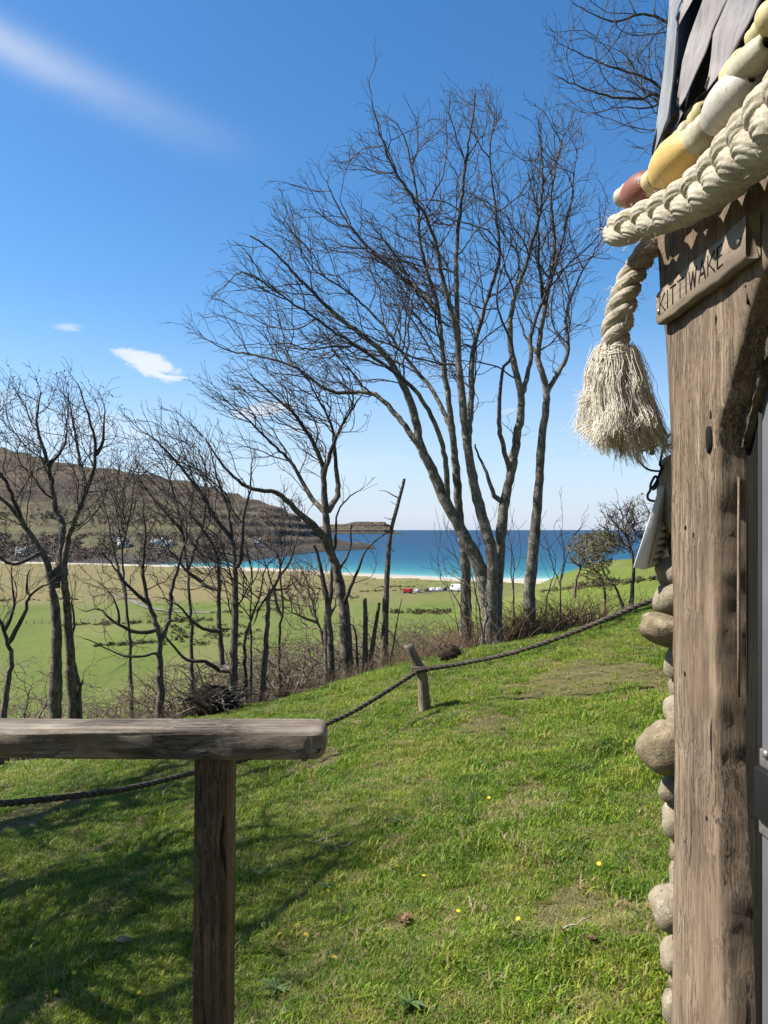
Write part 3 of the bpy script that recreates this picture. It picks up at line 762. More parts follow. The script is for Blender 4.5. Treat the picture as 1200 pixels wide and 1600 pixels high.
def tree_mesh(pos, par, rad, sel, name, rng, sides=(4, 6, 10), rough=0.10):
    """tubes for the chosen child nodes"""
    n = len(pos)
    pd = np.where((par >= 0)[:, None], pos-pos[np.maximum(par, 0)], np.array([0, 0, 1.0]))
    ln = np.linalg.norm(pd, axis=1)[:, None]; pd = pd/(ln+1e-9)
    # main child: the thickest
    main = np.full(n, -1); order = np.argsort(rad)
    for i in order:
        if par[i] >= 0: main[par[i]] = i
    ismain = np.zeros(n, bool); ismain[main[main >= 0]] = True
    fd = pd.copy(); hm = main >= 0
    fd[hm] = pd[hm]+pd[main[hm]]; fd /= np.linalg.norm(fd, axis=1)[:, None]+1e-9
    ref = np.array([0.08, 0.98, 0.13])
    def frame(d):
        u = ref-d*(d@ref)[:, None]; u /= np.linalg.norm(u, axis=1)[:, None]+1e-9
        return u, np.cross(d, u)
    mb = MB()
    E = np.where(sel & (par >= 0))[0]
    jr = rng.normal(0, 1, n)
    for _ in range(2):
        jp = jr[np.maximum(par, 0)]; jr = np.where(par >= 0, .55*jr+.45*jp, jr)
    jr = 1 + rough*.55*jr*np.clip(rad/0.03, 0, 1)
    jr = np.clip(jr, 0.75, 1.3)
    for lo, hi, ns in ((0, 0.012, sides[0]), (0.012, 0.045, sides[1]), (0.045, 9, sides[2])):
        e = E[(rad[E] >= lo) & (rad[E] < hi)]
        if len(e) == 0: continue
        p = par[e]; im = ismain[e]
        d0 = np.where(im[:, None], fd[p], pd[e]); r0 = np.where(im, rad[p]*jr[p], np.minimum(rad[e]*1.25, rad[p]))
        r0 = np.where(im & (r0 > rad[e]*1.6), rad[e]*1.6, r0)
        u0, w0 = frame(d0); u1, w1 = frame(fd[e]); r1 = rad[e]*jr[e]
        a = np.arange(ns)/ns*2*PI; ca, sa = np.cos(a)[None, :, None], np.sin(a)[None, :, None]
        R0 = pos[p][:, None]+r0[:, None, None]*(ca*u0[:, None]+sa*w0[:, None])
        R1 = pos[e][:, None]+r1[:, None, None]*(ca*u1[:, None]+sa*w1[:, None])
        V = np.concatenate([R0, R1], 1).reshape(-1, 3)
        b0 = np.arange(len(e))[:, None]*2*ns; j = np.arange(ns)[None]; k = (j+1) % ns
        Q = np.stack([b0+j, b0+k, b0+ns+k, b0+ns+j], -1).reshape(-1, 4)
        mb.add(V, Q)
    return mb.mesh(name)

def bud_mesh(pos, par, rad, rng, size, frac, name, tipr, per=3):
    n = len(pos); nch = np.bincount(par[par >= 0], minlength=n)
    tips = np.where((rad <= tipr*1.6))[0]; tips = tips[rng.random(len(tips)) < frac]
    tips = np.repeat(tips, per)
    c = pos[tips]+rng.normal(0, size*1.2, (len(tips), 3))
    u = rng.normal(0, 1, (len(tips), 3)); u /= np.linalg.norm(u, axis=1)[:, None]
    v = np.cross(u, rng.normal(0, 1, u.shape)); v /= np.linalg.norm(v, axis=1)[:, None]
    s = size*rng.uniform(0.6, 1.3, (len(tips), 1))
    V = np.stack([c-u*s, c+v*s*0.45, c+u*s, c-v*s*0.45], 1).reshape(-1, 3)
    Q = np.arange(len(tips)*4).reshape(-1, 4)
    return mesh_np(name, V, Q, smooth=False)

def attractors(poly, n, Y, depth, rng, bias=None):
    poly = np.asarray(poly, float); lo, hi = poly.min(0), poly.max(0); out = []
    c = (lo+hi)/2; ext = (hi-lo)/2
    while sum(map(len, out)) < n:
        q = rng.uniform(lo, hi, (n*2, 2)); q = q[in_poly(q[:, 0], q[:, 1], poly)]
        out.append(q)
    q = np.vstack(out)[:n]
    k = np.clip(1-((q-c)/ext/1.1)**2, 0.05, 1).prod(1)**0.5
    dy = rng.uniform(-1, 1, n)*depth*k
    yy = Y+dy
    return np.stack([(q[:, 0]-CX)/F*Y, yy, (HY-q[:, 1])/F*Y], -1)

M_bud = mat_plain('spring_bud', (0.10, 0.11, 0.03), (0.20, 0.21, 0.07), 8, 0.8)
M_leaf = mat_plain('wind_clipped_leaf', (0.05, 0.055, 0.018), (0.17, 0.165, 0.045), 5, 0.8)
M_leafd = mat_plain('ivy_leaf', (0.022, 0.026, 0.014), (0.06, 0.06, 0.028), 6, 0.7)

def tree(name, label, Y, limbs, crowns, depth=1.3, step=None, natt=None, group=None, seed=1, bark=None, twig=None, tip_px=0.27, wob=.19, lmax=3, long_=1.0, colonise=False, infl=8.0, kill=1.25,
         trop=(0, 0, 0.055), leaf=None, cat='bare tree', dens=.85, keep=0.5, jit=0.14, forks=2, wig=0.0, thick=0.032):
    rng = np.random.default_rng(seed)
    k = Y/F
    if step is None: step = 11*k
    L = []
    for (pts, r0, r1) in limbs:
        q = np.array([tuple(P(p[0], p[1], Y)) for p in pts]); 
        for i, p in enumerate(pts):
            if len(p) > 2: q[i, 1] += p[2]
        if wig: q[1:-1] += rng.normal(0, wig*k, q[1:-1].shape)
        L.append((q, r0*k*.82, r1*k*.55))
    base = L[0][0][0].copy()
    zb = gz(base[0], base[1]);
    base[2] = zb
    for (q, _, _) in L:     # root every ground stem in the soil
        g = gz(q[0, 0], q[0, 1])
        if abs(q[0, 2]-g) < 0.6: q[0, 2] = g-0.12
    q0 = L[0][0]; g = gz(q0[0, 0], q0[0, 1])
    if q0[0, 2]-g > .3: L[0] = (np.vstack([[q0[0, 0]+.05, q0[0, 1], g-.12], q0]), L[0][1], L[0][2])   # rooted down the slope
    A = []
    for poly, n in crowns: A.append(attractors(poly, int(n*dens), Y, depth, rng))
    A = np.vstack(A) if A else np.zeros((0, 3))
    tip = tip_px*k
    pos, par, rad, N0 = grow(L, A, step, infl*step, kill*step, trop, keep, jit, rng=rng, tip=tip, forks=forks) if colonise else ramify(L, [c[0] for c in crowns], Y, step, rng, trop, wob, dens, tip, lmax=lmax, long_=long_) if len(A) else grow(L, np.zeros((1, 3))+1e6, step, 1, 1, rng=rng, tip=tip, forks=0)
    # flare at the ground
    h = pos[:, 2]-zb
    fl = (np.arange(len(pos)) < N0) & (h < 0.35); rad[fl] *= 1+0.55*np.clip(1-h[fl]/0.35, 0, 1)**2
    root = thing(name, label, cat, base, group)
    tr = (np.arange(len(pos)) < N0) & (rad > thick*Y/11)
    tr &= par >= 0
    if tr.sum() <= 2: tr[:] = False
    for i in range(len(pos)):
        if tr[i] and par[par[i]] >= 0 and not tr[par[i]]: tr[i] = False
    comp = np.arange(len(pos))          # which ground stem each node grows from
    for i in range(len(pos)):
        if par[i] >= 0: comp[i] = comp[par[i]]
    for cid in np.unique(comp[tr]):
        if (tr & (comp == cid)).sum() > 1: part('trunk', tree_mesh(pos, par, rad, tr & (comp == cid), 'trunk', rng), bark or M_bark, root)
    if len(A): part('crown', tree_mesh(pos, par, rad, ~tr, 'crown', rng, rough=0.05), twig or M_twig, root)
    else:
        for li in range(len(L)):
            sel = ~tr & (grow.lid == li)
            if (sel & (par >= 0)).any(): part('branch', tree_mesh(pos, par, rad, sel, 'branch', rng, rough=0.05), twig or M_twig, root)
    if leaf is not None:
        part('bud_cluster' if leaf[3] == 'bud' else 'foliage', bud_mesh(pos, par, rad, rng, leaf[0], leaf[1], 'foliage', tip, leaf[4]), leaf[2], root, kind='stuff')
    return root, (pos, par, rad, N0)

# the big twin sycamore on the crest
tree('sycamore_tree', 'tallest bare tree with several lichened stems forking from one base on the lawn edge', 10.0, [
    ([(776, 1003), (762, 940), (750, 890), (728, 842), (700, 792), (675, 735), (655, 690), (642, 630), (607, 561), (560, 520), (531, 497), (472, 440), (430, 395), (392, 368)], 17, 2.2),
    ([(678, 742), (652, 690, .15), (618, 642, .3), (583, 607, .4), (513, 600, .5), (455, 560, .6), (397, 541, .6), (338, 529, .6), (299, 508, .6)], 8, 1.2),
    ([(700, 790), (690, 700, -.2), (655, 630, -.4), (610, 590, -.5), (540, 545, -.6), (470, 500, -.7), (400, 455, -.7), (372, 470, -.7)], 7, 1.4),
    ([(735, 1005, .5), (733, 930, .4), (732, 880, .35), (722, 810, .3), (716, 740, .25), (709, 672, .2), (695, 560, .2), (685, 473, .2), (660, 385, .2), (653, 300, .2), (640, 230, .2), (630, 195, .2)], 13, 2),
    ([(685, 480, .2), (660, 440, .4), (630, 415, .5), (572, 357, .6), (530, 300, .7), (505, 248, .7)], 6, 1.5),
    ([(709, 672, .2), (680, 600, .5), (640, 545, .7), (590, 470, .9), (540, 420, 1.0), (480, 380, 1.0), (450, 330, 1.0)], 6, 1.4),
    ([(762, 940), (768, 880, -.1), (752, 810, -.1), (738, 750, -.1), (729, 695, -.1), (716, 567, -.1), (712, 400, -.1), (723, 290, -.1), (735, 200, -.1), (742, 150, -.1)], 15, 1.8),
    ([(715, 540, -.1), (690, 450, -.3), (665, 370, -.5), (610, 290, -.6), (585, 215, -.7)], 6, 1.4),
    ([(729, 695, -.1), (738, 610, .1), (742, 545, .2), (768, 450, .3), (786, 385, .3), (778, 300, .3), (770, 220, .3), (778, 165, .3)], 8, 1.6),
    ([(772, 985), (778, 920, .1), (782, 865, .1), (788, 800, .1), (800, 740, .1), (808, 695, .1), (816, 620, .1), (800, 535, .1), (803, 473, .1), (830, 390, .1), (850, 300, .1), (846, 200, .1)], 15, 1.8),
    ([(800, 740, .1), (780, 680, -.1), (776, 643, -.2), (782, 584, -.2), (797, 550, -.2), (770, 480, -.3), (790, 400, -.4)], 6, 1.4),
    ([(816, 620, .1), (835, 560, .3), (842, 500, .4), (880, 400, .5), (905, 300, .5), (915, 220, .5)], 6, 1.4),
    ([(775, 780, .1), (762, 740, .1), (745, 690, .3)], 6, 2),
], [([(285, 505), (330, 470), (385, 370), (440, 300), (520, 240), (580, 200), (640, 150), (700, 138), (760, 135), (790, 180), (805, 260), (800, 420), (775, 560), (740, 640), (690, 620), (640, 600), (600, 625), (560, 625), (500, 632), (440, 600), (380, 572), (310, 535)], 5200),
    ([(780, 450), (815, 250), (850, 160), (900, 175), (925, 260), (900, 380), (860, 480), (820, 560)], 1300)],
    depth=1.7, seed=3, trop=(-.045, 0, .04), dens=.78, step=9.5*10/1200)
# slim neighbour
tree('sycamore_tree', 'slender pale single-stemmed bare tree just to the right of the tallest one', 10.6, [
    ([(823, 985), (829, 900), (839, 800), (846, 695), (854, 613), (841, 555), (852, 479), (866, 392), (862, 300), (880, 215)], 14, 1.8),
    ([(855, 612), (875, 580, .1), (893, 545, .2), (893, 480, .3), (915, 420, .3), (945, 370, .3)], 6, 1.4),
    ([(852, 479), (835, 420, -.3), (830, 350, -.4), (815, 290, -.4)], 4, 1.3),
    ([(841, 555), (825, 520, .2), (812, 470, .3)], 4, 1.3),
], [([(830, 560), (795, 440), (815, 300), (850, 180), (905, 175), (945, 260), (958, 400), (925, 480), (895, 560), (870, 590)], 1900)], depth=1.1, seed=5, infl=9, kill=1.35, step=9.5*10.6/1200)
# centre tree, wind-swept crown
tree('windswept_tree', 'bare tree between the dead pole and the hill, its crown swept to the left', 11.0, [
    ([(547, 1045), (538, 962), (526, 890), (514, 854), (508, 787), (505, 744), (500, 715), (470, 660), (430, 620), (395, 590)], 15, 2),
    ([(515, 862), (505, 837, -.1), (470, 802, -.2), (438, 772, -.3), (400, 765, -.4), (365, 740, -.4), (330, 690, -.4)], 9, 1.6),
    ([(508, 800), (482, 773, .2), (455, 725, .3), (420, 690, .4), (380, 650, .4), (345, 620, .4)], 6, 1.4),
    ([(505, 744), (520, 700, -.1), (540, 660, -.2), (560, 630, -.2), (572, 610, -.2)], 6, 1.3),
    ([(510, 800), (525, 770, .3), (522, 715, .3), (515, 660, .3), (490, 610, .3), (470, 570, .3)], 7, 1.5),
    ([(522, 1048, -.2), (515, 960, -.2), (506, 900, -.2), (493, 852, -.2)], 9, 4),
    ([(513, 1048, .2), (510, 980, .1), (517, 920, .05), (520, 880, 0)], 10, 6),
    ([(536, 950), (545, 925, -.1), (562, 885, -.2), (575, 855, -.2), (607, 831, -.2)], 5, 1.4),
    ([(528, 895), (545, 860, .2), (548, 820, .2)], 3.5, 1.6),
    ([(524, 860), (527, 800, .2), (545, 775, .3), (560, 765, .3)], 3.5, 1.4),
], [([(325, 585), (400, 560), (470, 555), (540, 570), (578, 605), (565, 670), (530, 715), (500, 750), (450, 765), (400, 765), (355, 715), (325, 650)], 2800),
    ([(525, 780), (545, 750), (570, 760), (555, 800), (535, 810)], 60)], depth=1.2, wob=.17, seed=8, bark=M_barkd, twig=M_twigd, infl=9, kill=1.3, trop=(-0.12, 0, 0.08), step=9*11/1200)
# dead leaning pole and broken stubs
tree('dead_snag', 'tall dead leaning pole with stub twigs, standing apart right of centre tree', 10.9, [
    ([(600, 1033), (602, 960), (604, 919), (606, 880), (611, 830), (622, 787), (632, 748)], 9.0, 5.0),
    ([(623, 780), (605, 768), (592, 766)], 1.6, .6), ([(621, 790), (610, 784)], 1.5, .7), ([(615, 815), (600, 808)], 1.5, .6),
    ([(626, 765), (622, 758)], 1.5, .8), ([(609, 920), (593, 915), (585, 920)], 2, .8), ([(611, 860), (616, 862)], 2, 1),
    ([(605, 1003), (620, 975), (628, 935)], 2.6, .8)], [], seed=21, bark=M_barkd, twig=M_twigd, cat='dead tree', thick=0.02)
tree('dead_snag', 'pair of short broken grey trunks between the centre tree and the dead pole', 10.8, [
    ([(570, 1042), (571, 985), (570, 935)], 8.5, 6), ([(574, 1042), (585, 990), (593, 942)], 8, 4.5),
    ([(560, 1044), (556, 990), (545, 975)], 4, 2)], [], seed=22, bark=M_barkd, twig=M_twigd, cat='dead tree', thick=0.02)
tree('dead_snag', 'crooked broken trunk with a swollen knot below two thin raised limbs', 10.6, [
    ([(409, 1066), (416, 1000), (419, 965), (420, 952), (420, 930)], 6.5, 6),
    ([(420, 930), (432, 910), (441, 880), (446, 866)], 4, 1.2), ([(420, 934), (408, 945), (396, 975)], 3, 1.4), ([(426, 920), (445, 920), (465, 905)], 2.4, 1)],
    [([(405, 935), (400, 880), (430, 860), (465, 880), (470, 915), (440, 935)], 120)], depth=.4, seed=23, bark=M_barkd, twig=M_twigd, cat='dead tree', thick=0.02, infl=7)
# left pair of trees
tree('sycamore_tree', 'thick twin-trunked bare tree behind the handrail at far left, with budding top', 9.6, [
    ([(85, 1125), (87, 1040), (88, 962), (80, 915), (74, 880), (55, 845), (37, 820), (15, 790), (-10, 770), (-40, 740)], 17, 2.4),
    ([(85, 920), (88, 850, .2), (80, 815, .3), (71, 794, .3), (58, 719, .3), (41, 662, .3), (46, 606, .3)], 10, 1.8),
    ([(107, 1125, .2), (103, 1040, .15), (100, 962, .1), (101, 900, 0), (104, 850, 0), (121, 815, -.1), (140, 767, -.1), (154, 711, -.1), (150, 660, -.2), (132, 605, -.2)], 13, 1.8),
    ([(153, 715, -.1), (165, 690, -.1), (172, 640, -.2)], 4.5, 1.4), ([(140, 767, -.1), (115, 720, .2), (100, 660, .3), (90, 605, .3)], 5, 1.4),
    ([(65, 862), (40, 880, -.2), (20, 870, -.3), (-20, 830, -.4)], 5, 1.6), ([(60, 725, .3), (80, 690, .4), (85, 640, .4)], 4, 1.4),
    ([(37, 820), (30, 760, -.3), (5, 710, -.4), (0, 650, -.4)], 5, 1.4)],
    [([(-70, 600), (0, 583), (60, 590), (110, 597), (165, 610), (188, 680), (182, 760), (145, 815), (110, 850), (60, 850), (0, 850), (-70, 820)], 2900)],
    depth=1.2, seed=31, infl=9, kill=1.3, leaf=(0.016, 0.16, M_bud, 'bud', 2), bark=M_barkd, twig=M_twigd, step=9.5*9.6/1200)
tree('crooked_tree', 'low forked bare tree cut by the left edge of the photograph', 9.0, [
    ([(-6, 1130), (10, 1085), (17, 1040), (12, 1000), (2, 975), (-15, 950)], 9.5, 4),
    ([(15, 1005), (35, 965), (47, 930), (75, 913)], 5.5, 2.2), ([(45, 935), (40, 915), (47, 890)], 4, 1.6), ([(8, 985), (22, 955), (20, 925), (18, 880)], 4, 1.4)],
    [([(-60, 900), (0, 870), (50, 880), (80, 905), (40, 960), (-20, 980)], 420)], depth=.6, wob=.26, seed=33, bark=M_barkd, twig=M_twigd)
tree('broken_stem', 'broken forked stem growing against the right of the twin-trunked tree', 9.8, [
    ([(127, 1125), (124, 1080), (117, 1040), (110, 1010), (116, 975), (112, 935)], 6, 2.5), ([(123, 1085), (129, 1064)], 3.5, 2.5)],
    [([(105, 960), (100, 910), (130, 890), (150, 930), (135, 980), (122, 1000)], 160)], depth=.4, seed=34, bark=M_barkd, twig=M_twigd, cat='dead tree', thick=.02)
tree('spreading_tree', 'bare tree with a straight lower trunk and wide crooked limbs, left of the uprooted stump', 10.2, [
    ([(251, 1100), (250, 1040), (249, 992), (241, 965), (232, 944), (224, 890), (228, 830), (222, 790)], 9.5, 1.8),
    ([(252, 1000), (259, 975, .1), (262, 925, .2), (274, 880, .2), (285, 831, .2), (283, 800, .2)], 6, 1.4),
    ([(247, 985), (225, 985, -.2), (200, 972, -.3), (170, 950, -.3), (140, 950, -.3)], 5, 1.4),
    ([(232, 944), (205, 910, -.2), (190, 885, -.3), (170, 860, -.3)], 4.5, 1.3),
    ([(200, 972, -.3), (192, 935, -.3), (175, 915, -.3)], 3, 1.2), ([(246, 1020), (215, 1020, -.3), (180, 1005, -.4), (150, 990, -.4)], 3, 1.2)],
    [([(125, 960), (160, 860), (190, 770), (240, 740), (300, 770), (310, 850), (300, 920), (265, 960), (220, 960)], 1300), ([(130, 960), (240, 985), (230, 1030), (160, 1015)], 260)],
    depth=1.0, wob=.26, long_=.8, seed=36, bark=M_barkd, twig=M_twigd)
tree('windswept_tree', 'bare multi-stemmed tree with a fan of fine twigs, rooted beside the uprooted stump', 10.6, [
    ([(363, 1065), (366, 1010), (367, 962), (367, 887), (362, 842), (337, 812), (307, 760), (262, 707), (235, 680)], 10, 1.8),
    ([(344, 1050, .2), (338, 980, .2), (337, 925, .2), (334, 869, .2), (311, 827, .2), (280, 790, .2), (240, 760, .2)], 6.5, 1.6),
    ([(367, 890), (379, 869, -.1), (382, 812, -.1), (392, 770, -.1), (396, 720, -.1)], 5.5, 1.4),
    ([(385, 1062, .1), (380, 1010, .1), (388, 975, .1), (405, 930, .1), (412, 890, .1), (430, 870, .1)], 5.5, 1.3),
    ([(337, 925, .2), (310, 915, .3), (280, 890, .3), (262, 868, .3), (240, 840, .3)], 5, 1.5),
    ([(362, 842), (350, 790, .2), (330, 740, .3), (320, 690, .3)], 4.5, 1.4),
    ([(340, 990, .2), (315, 975, -.2), (290, 945, -.3), (262, 930, -.3)], 4.5, 1.6),
    ([(393, 1064, -.1), (394, 1000, -.1), (393, 960, -.1), (396, 900, -.1)], 3.5, 1.6),
    ([(346, 1050), (325, 1030, -.2), (300, 1025, -.3), (272, 995, -.3), (262, 978, -.3)], 5, 2)],
    [([(195, 650), (260, 630), (330, 650), (395, 690), (405, 770), (395, 850), (340, 850), (290, 830), (230, 780), (200, 710)], 2700), ([(265, 990), (240, 880), (330, 850), (420, 870), (430, 930), (350, 1010)], 700)],
    depth=1.2, wob=.18, seed=38, bark=M_barkd, twig=M_twigd, trop=(-0.10, 0, 0.10), infl=9, kill=1.3, step=9*10.6/1200)
tree('sapling_tree', 'slim bare tree behind and left of the fan-twigged tree, its twigs against the hill', 12.6, [
    ([(300, 1058), (298, 960), (292, 880), (280, 800), (262, 740), (240, 700)], 5.5, 1.3), ([(293, 890), (310, 830, .2), (318, 770, .2), (315, 720, .2)], 4, 1.2), ([(285, 830), (255, 790, -.2), (225, 760, -.2)], 3.5, 1.2)],
    [([(190, 760), (215, 690), (270, 655), (330, 680), (345, 780), (320, 860), (250, 840)], 10)], seed=161, dens=1.1, wob=.2, bark=M_barkd, twig=M_twigd, trop=(-.08, 0, .08))
tree('sapling_tree', 'slim bare tree between the twin-trunked tree and the spreading tree', 13.0, [
    ([(205, 1085), (203, 1000), (196, 930), (190, 860), (182, 790), (186, 730)], 5, 1.3), ([(197, 935), (175, 880, .2), (160, 820, .3), (150, 770, .3)], 3.6, 1.2), ([(190, 860), (208, 810, -.2), (215, 760, -.2)], 3.4, 1.2)],
    [([(135, 790), (150, 720), (195, 690), (235, 730), (240, 820), (215, 880), (160, 880)], 10)], seed=162, dens=1.1, wob=.2, bark=M_barkd, twig=M_twigd)
tree('hawthorn_tree', 'rounded brown thorn tree low behind the centre tree, left side', 13.2, [
    ([(520, 1040), (505, 1000), (492, 960), (482, 920), (478, 900)], 6, 1.6), ([(503, 995), (520, 955, .2), (524, 920, .3)], 4.5, 1.4), ([(496, 975), (470, 960, -.2), (450, 950, -.2)], 4, 1.3), ([(490, 955), (465, 925, .2), (452, 905, .2)], 3.5, 1.2)],
    [([(425, 960), (440, 905), (480, 885), (525, 895), (545, 940), (520, 985), (470, 990)], 10)], seed=163, dens=1.5, wob=.28, lmax=4, bark=M_barkd, twig=M_scrub)
tree('sapling_tree', 'slim bare tree rising behind the knotted broken trunk', 12.4, [
    ([(437, 1060), (436, 1000), (441, 940), (437, 890), (445, 840), (440, 800)], 4.5, 1.2), ([(438, 960), (420, 910, .2), (405, 860, .2)], 3.2, 1.1), ([(440, 900), (462, 860, -.2), (470, 820, -.2)], 3, 1.1)],
    [([(385, 860), (410, 790), (445, 775), (480, 800), (480, 880), (450, 930), (400, 920)], 10)], seed=164, dens=1.1, wob=.22, bark=M_barkd, twig=M_twigd)
# top-right tree behind the hut
tree('sycamore_tree', 'bare tree overhanging from behind the hut roof at top right', 12.0, [
    ([(1160, 960), (1150, 700), (1130, 480), (1110, 330), (1078, 220), (1031, 150), (1000, 155), (950, 150), (905, 135), (872, 120)], 18, 1.4),
    ([(1110, 330), (1085, 200, .3), (1050, 120, .4), (1016, 96, .4), (950, 75, .4), (900, 50, .4)], 7, 1.4),
    ([(1085, 235), (1040, 180, -.3), (1000, 185, -.3), (950, 190, -.4)], 5, 1.2),
    ([(1120, 400), (1120, 200, .2), (1090, 60, .2), (1020, 10, .2), (960, 20, .2), (900, -10, .2)], 9, 1.4),
    ([(1078, 225), (1045, 225, -.3), (1015, 235, -.3)], 4, 1.2), ([(1120, 300), (1170, 100, .4), (1190, -40, .4)], 8, 1.5)],
    [([(855, 100), (862, 40), (885, 0), (920, -70), (1100, -110), (1230, -60), (1180, 120), (1085, 240), (1010, 240), (940, 195), (880, 165)], 2300), ([(1000, 200), (1080, 220), (1060, 320), (1015, 300)], 160)],
    depth=1.4, seed=41, infl=9, kill=1.3, step=10*12/1200)
rs0 = random.Random(12)
# bare trees left of the view: their limbs shade the lawn
for i, (bx, by, lab) in enumerate([(-4.1, 4.7, 'bare tree on the slope left of the handrail, shading the lawn'), (-3.9, 3.7, 'taller bare tree further left of the handrail, shading the near lawn'), (-5.1, 6.3, 'bare tree left of the twin-trunked tree, shading the far lawn')]):
    q = lambda dx, dz: (CX+(bx+dx)/by*F, HY-(gz(bx, by)+dz)/by*F)
    hh = [4.6, 4.3, 5.4][i]
    L = [([q(0, -.1), q(.1, 1.2), q(.0, 2.4), q(.3, hh*.7), q(.2, hh)], 22*10/by, 7*10/by)]
    for dx0, z0, z1, z2, dx1, dx2 in [(.05, 1.3, 2.2, .6, .5, .9), (.02, 1.9, 3.0, .8, -.6, -1.1), (.05, 1.6, 2.6, .95, .3, .7), (.03, 2.2, 3.2, .9, -.2, -.5), (.0, 2.4, 3.4, .75, .4, .9), (.02, 1.7, 2.5, .7, -.8, -1.7)]:
        L.append(([q(dx0, z0), q(dx1, z1), q((dx1+dx2)/2, (z1+hh*z2)/2)+((rs0.uniform(-.6, .6)),), q(dx2, hh*z2)+((rs0.uniform(-1, 1)),)], 13*10/by, 4*10/by))
    tree('sycamore_tree', lab, by, L, [([q(-2, hh*.45), q(-1.6, hh), q(0, hh*1.12), q(.9, hh), q(1.1, hh*.6), q(.8, hh*.4)], 10)], seed=140+i, step=.11, dens=1.2, lmax=3, bark=M_barkd, twig=M_twigd, tip_px=.3*10/by)
# small trees on the right
tree('hawthorn_tree', 'small bare twin-stemmed tree beside the white floodlight and stones', 11.5, [
    ([(984, 950), (989, 905), (990, 880), (985, 855), (975, 825), (972, 800)], 5.5, 1.4),
    ([(980, 948), (968, 925, .1), (950, 900, .1), (938, 868, .2), (930, 850, .2)], 4, 1.4), ([(989, 890), (1003, 865, -.1), (1015, 840, -.2), (1035, 810, -.2)], 3.2, 1.1),
    ([(985, 855), (965, 845, .1), (950, 825, .2)], 2.4, 1)],
    [([(935, 830), (955, 795), (985, 780), (1015, 790), (1045, 800), (1045, 860), (1010, 875), (975, 870), (945, 870)], 800)], depth=.6, wob=.2, long_=1.1, dens=1.5, step=6.5*11.5/1200, seed=43, leaf=(0.022, 0.05, M_leaf, 'leaf', 3), kill=1.2)
tree('windswept_bush', 'dense wind-clipped bush with dull green top at the lawn edge right of the slender tree', 12.0, [
    ([(944, 950), (945, 925), (938, 900), (918, 882), (908, 865)], 4.5, 1.8), ([(900, 935, .1), (903, 905, .1), (910, 885, .1), (905, 860, .1)], 4, 1.6), ([(918, 882), (940, 860), (955, 850)], 3, 1.5),
    ([(910, 885, .1), (895, 875, .1), (890, 860, .1)], 2.5, 1.3), ([(940, 902), (925, 905), (912, 900)], 2.5, 1.2)],
    [([(888, 858), (905, 838), (935, 831), (965, 838), (962, 862), (930, 868), (905, 870)], 1700), ([(898, 872), (940, 862), (945, 888), (915, 890)], 800), ([(915, 893), (948, 900), (950, 922), (930, 915)], 300)],
    depth=.7, seed=44, leaf=(0.017, 1.0, M_leaf, 'leaf', 4), colonise=True, step=.055, kill=1.15, trop=(0.25, 0, 0.02), bark=M_barkd, twig=M_scrub, cat='bush')

# ------------------------------------------------------------------ scrub in the hollow below the lawn
def shrub_proto(seed, h=1.0, n=500, spread=0.8, leaf=None):
    rng = np.random.default_rng(seed); L = []
    for k in range(5):
        a = rng.uniform(0, 6.28); r = spread*rng.uniform(.2, .5)
        L.append((np.array([[.05*math.cos(a), .05*math.sin(a), -.05], [r*.4*math.cos(a), r*.4*math.sin(a), h*.25], [r*math.cos(a), r*math.sin(a), h*.6]]), .03, .012))
    u = rng.normal(0, 1, (n, 3)); u /= np.linalg.norm(u, axis=1)[:, None]; u *= rng.uniform(.3, 1, (n, 1))**.4
    A = np.stack([u[:, 0]*spread, u[:, 1]*spread, h*.58+u[:, 2]*h*.45], -1)
    for i in range(1, 5): L[i] = (L[i][0], L[i][1], L[i][2])
    pos, par, rad, N0 = grow(L, A, .06, .6, .078, (-.08, 0, .1), .4, .25, rng=rng, tip=.0022, forks=2)
    rad *= np.where(np.arange(len(pos)) < N0, .8, .75)
    tr = np.arange(len(pos)) < N0
    a = tree_mesh(pos, par, rad, tr, 'stem', rng, sides=(3, 4, 6)); b = tree_mesh(pos, par, rad, ~tr, 'twigs', rng, sides=(3, 3, 5))
    c = bud_mesh(pos, par, rad, rng, .011, leaf, 'foliage', .0045, 3) if leaf else None
    return a, b, c
protos = [shrub_proto(51, 1.0, 1000), shrub_proto(52, 1.0, 850, .7), shrub_proto(53, 1.0, 520, .9, leaf=.7)]
for a, b_, c in protos:
    a.materials.append(M_barkd); b_.materials.append(M_scrub)
    if c: c.materials.append(M_leaf)
M_gorse = mat_plain('fresh_green_leaf', (0.10, 0.14, 0.025), (0.21, 0.25, 0.05), 4, 0.8)
def shrub(kind, x, y, s, label, group, green=False, sz=1.0):
    a, b_, c = protos[kind]
    root = thing('green_shrub' if green else 'bare_shrub', label, 'shrub', (x, y, gz(x, y)-0.03), group)
    root.scale = (s, s, s*sz); root.rotation_euler = (0, 0, random.uniform(0, 6.28))
    link('stem', a, None, root); link('twigs', b_, None, root, kind='stuff')
    if green and c: link('foliage', c, None, root, kind='stuff')
rs = random.Random(5)
G1 = 'bare shrubs in the hollow below the lawn'; used_ = set()
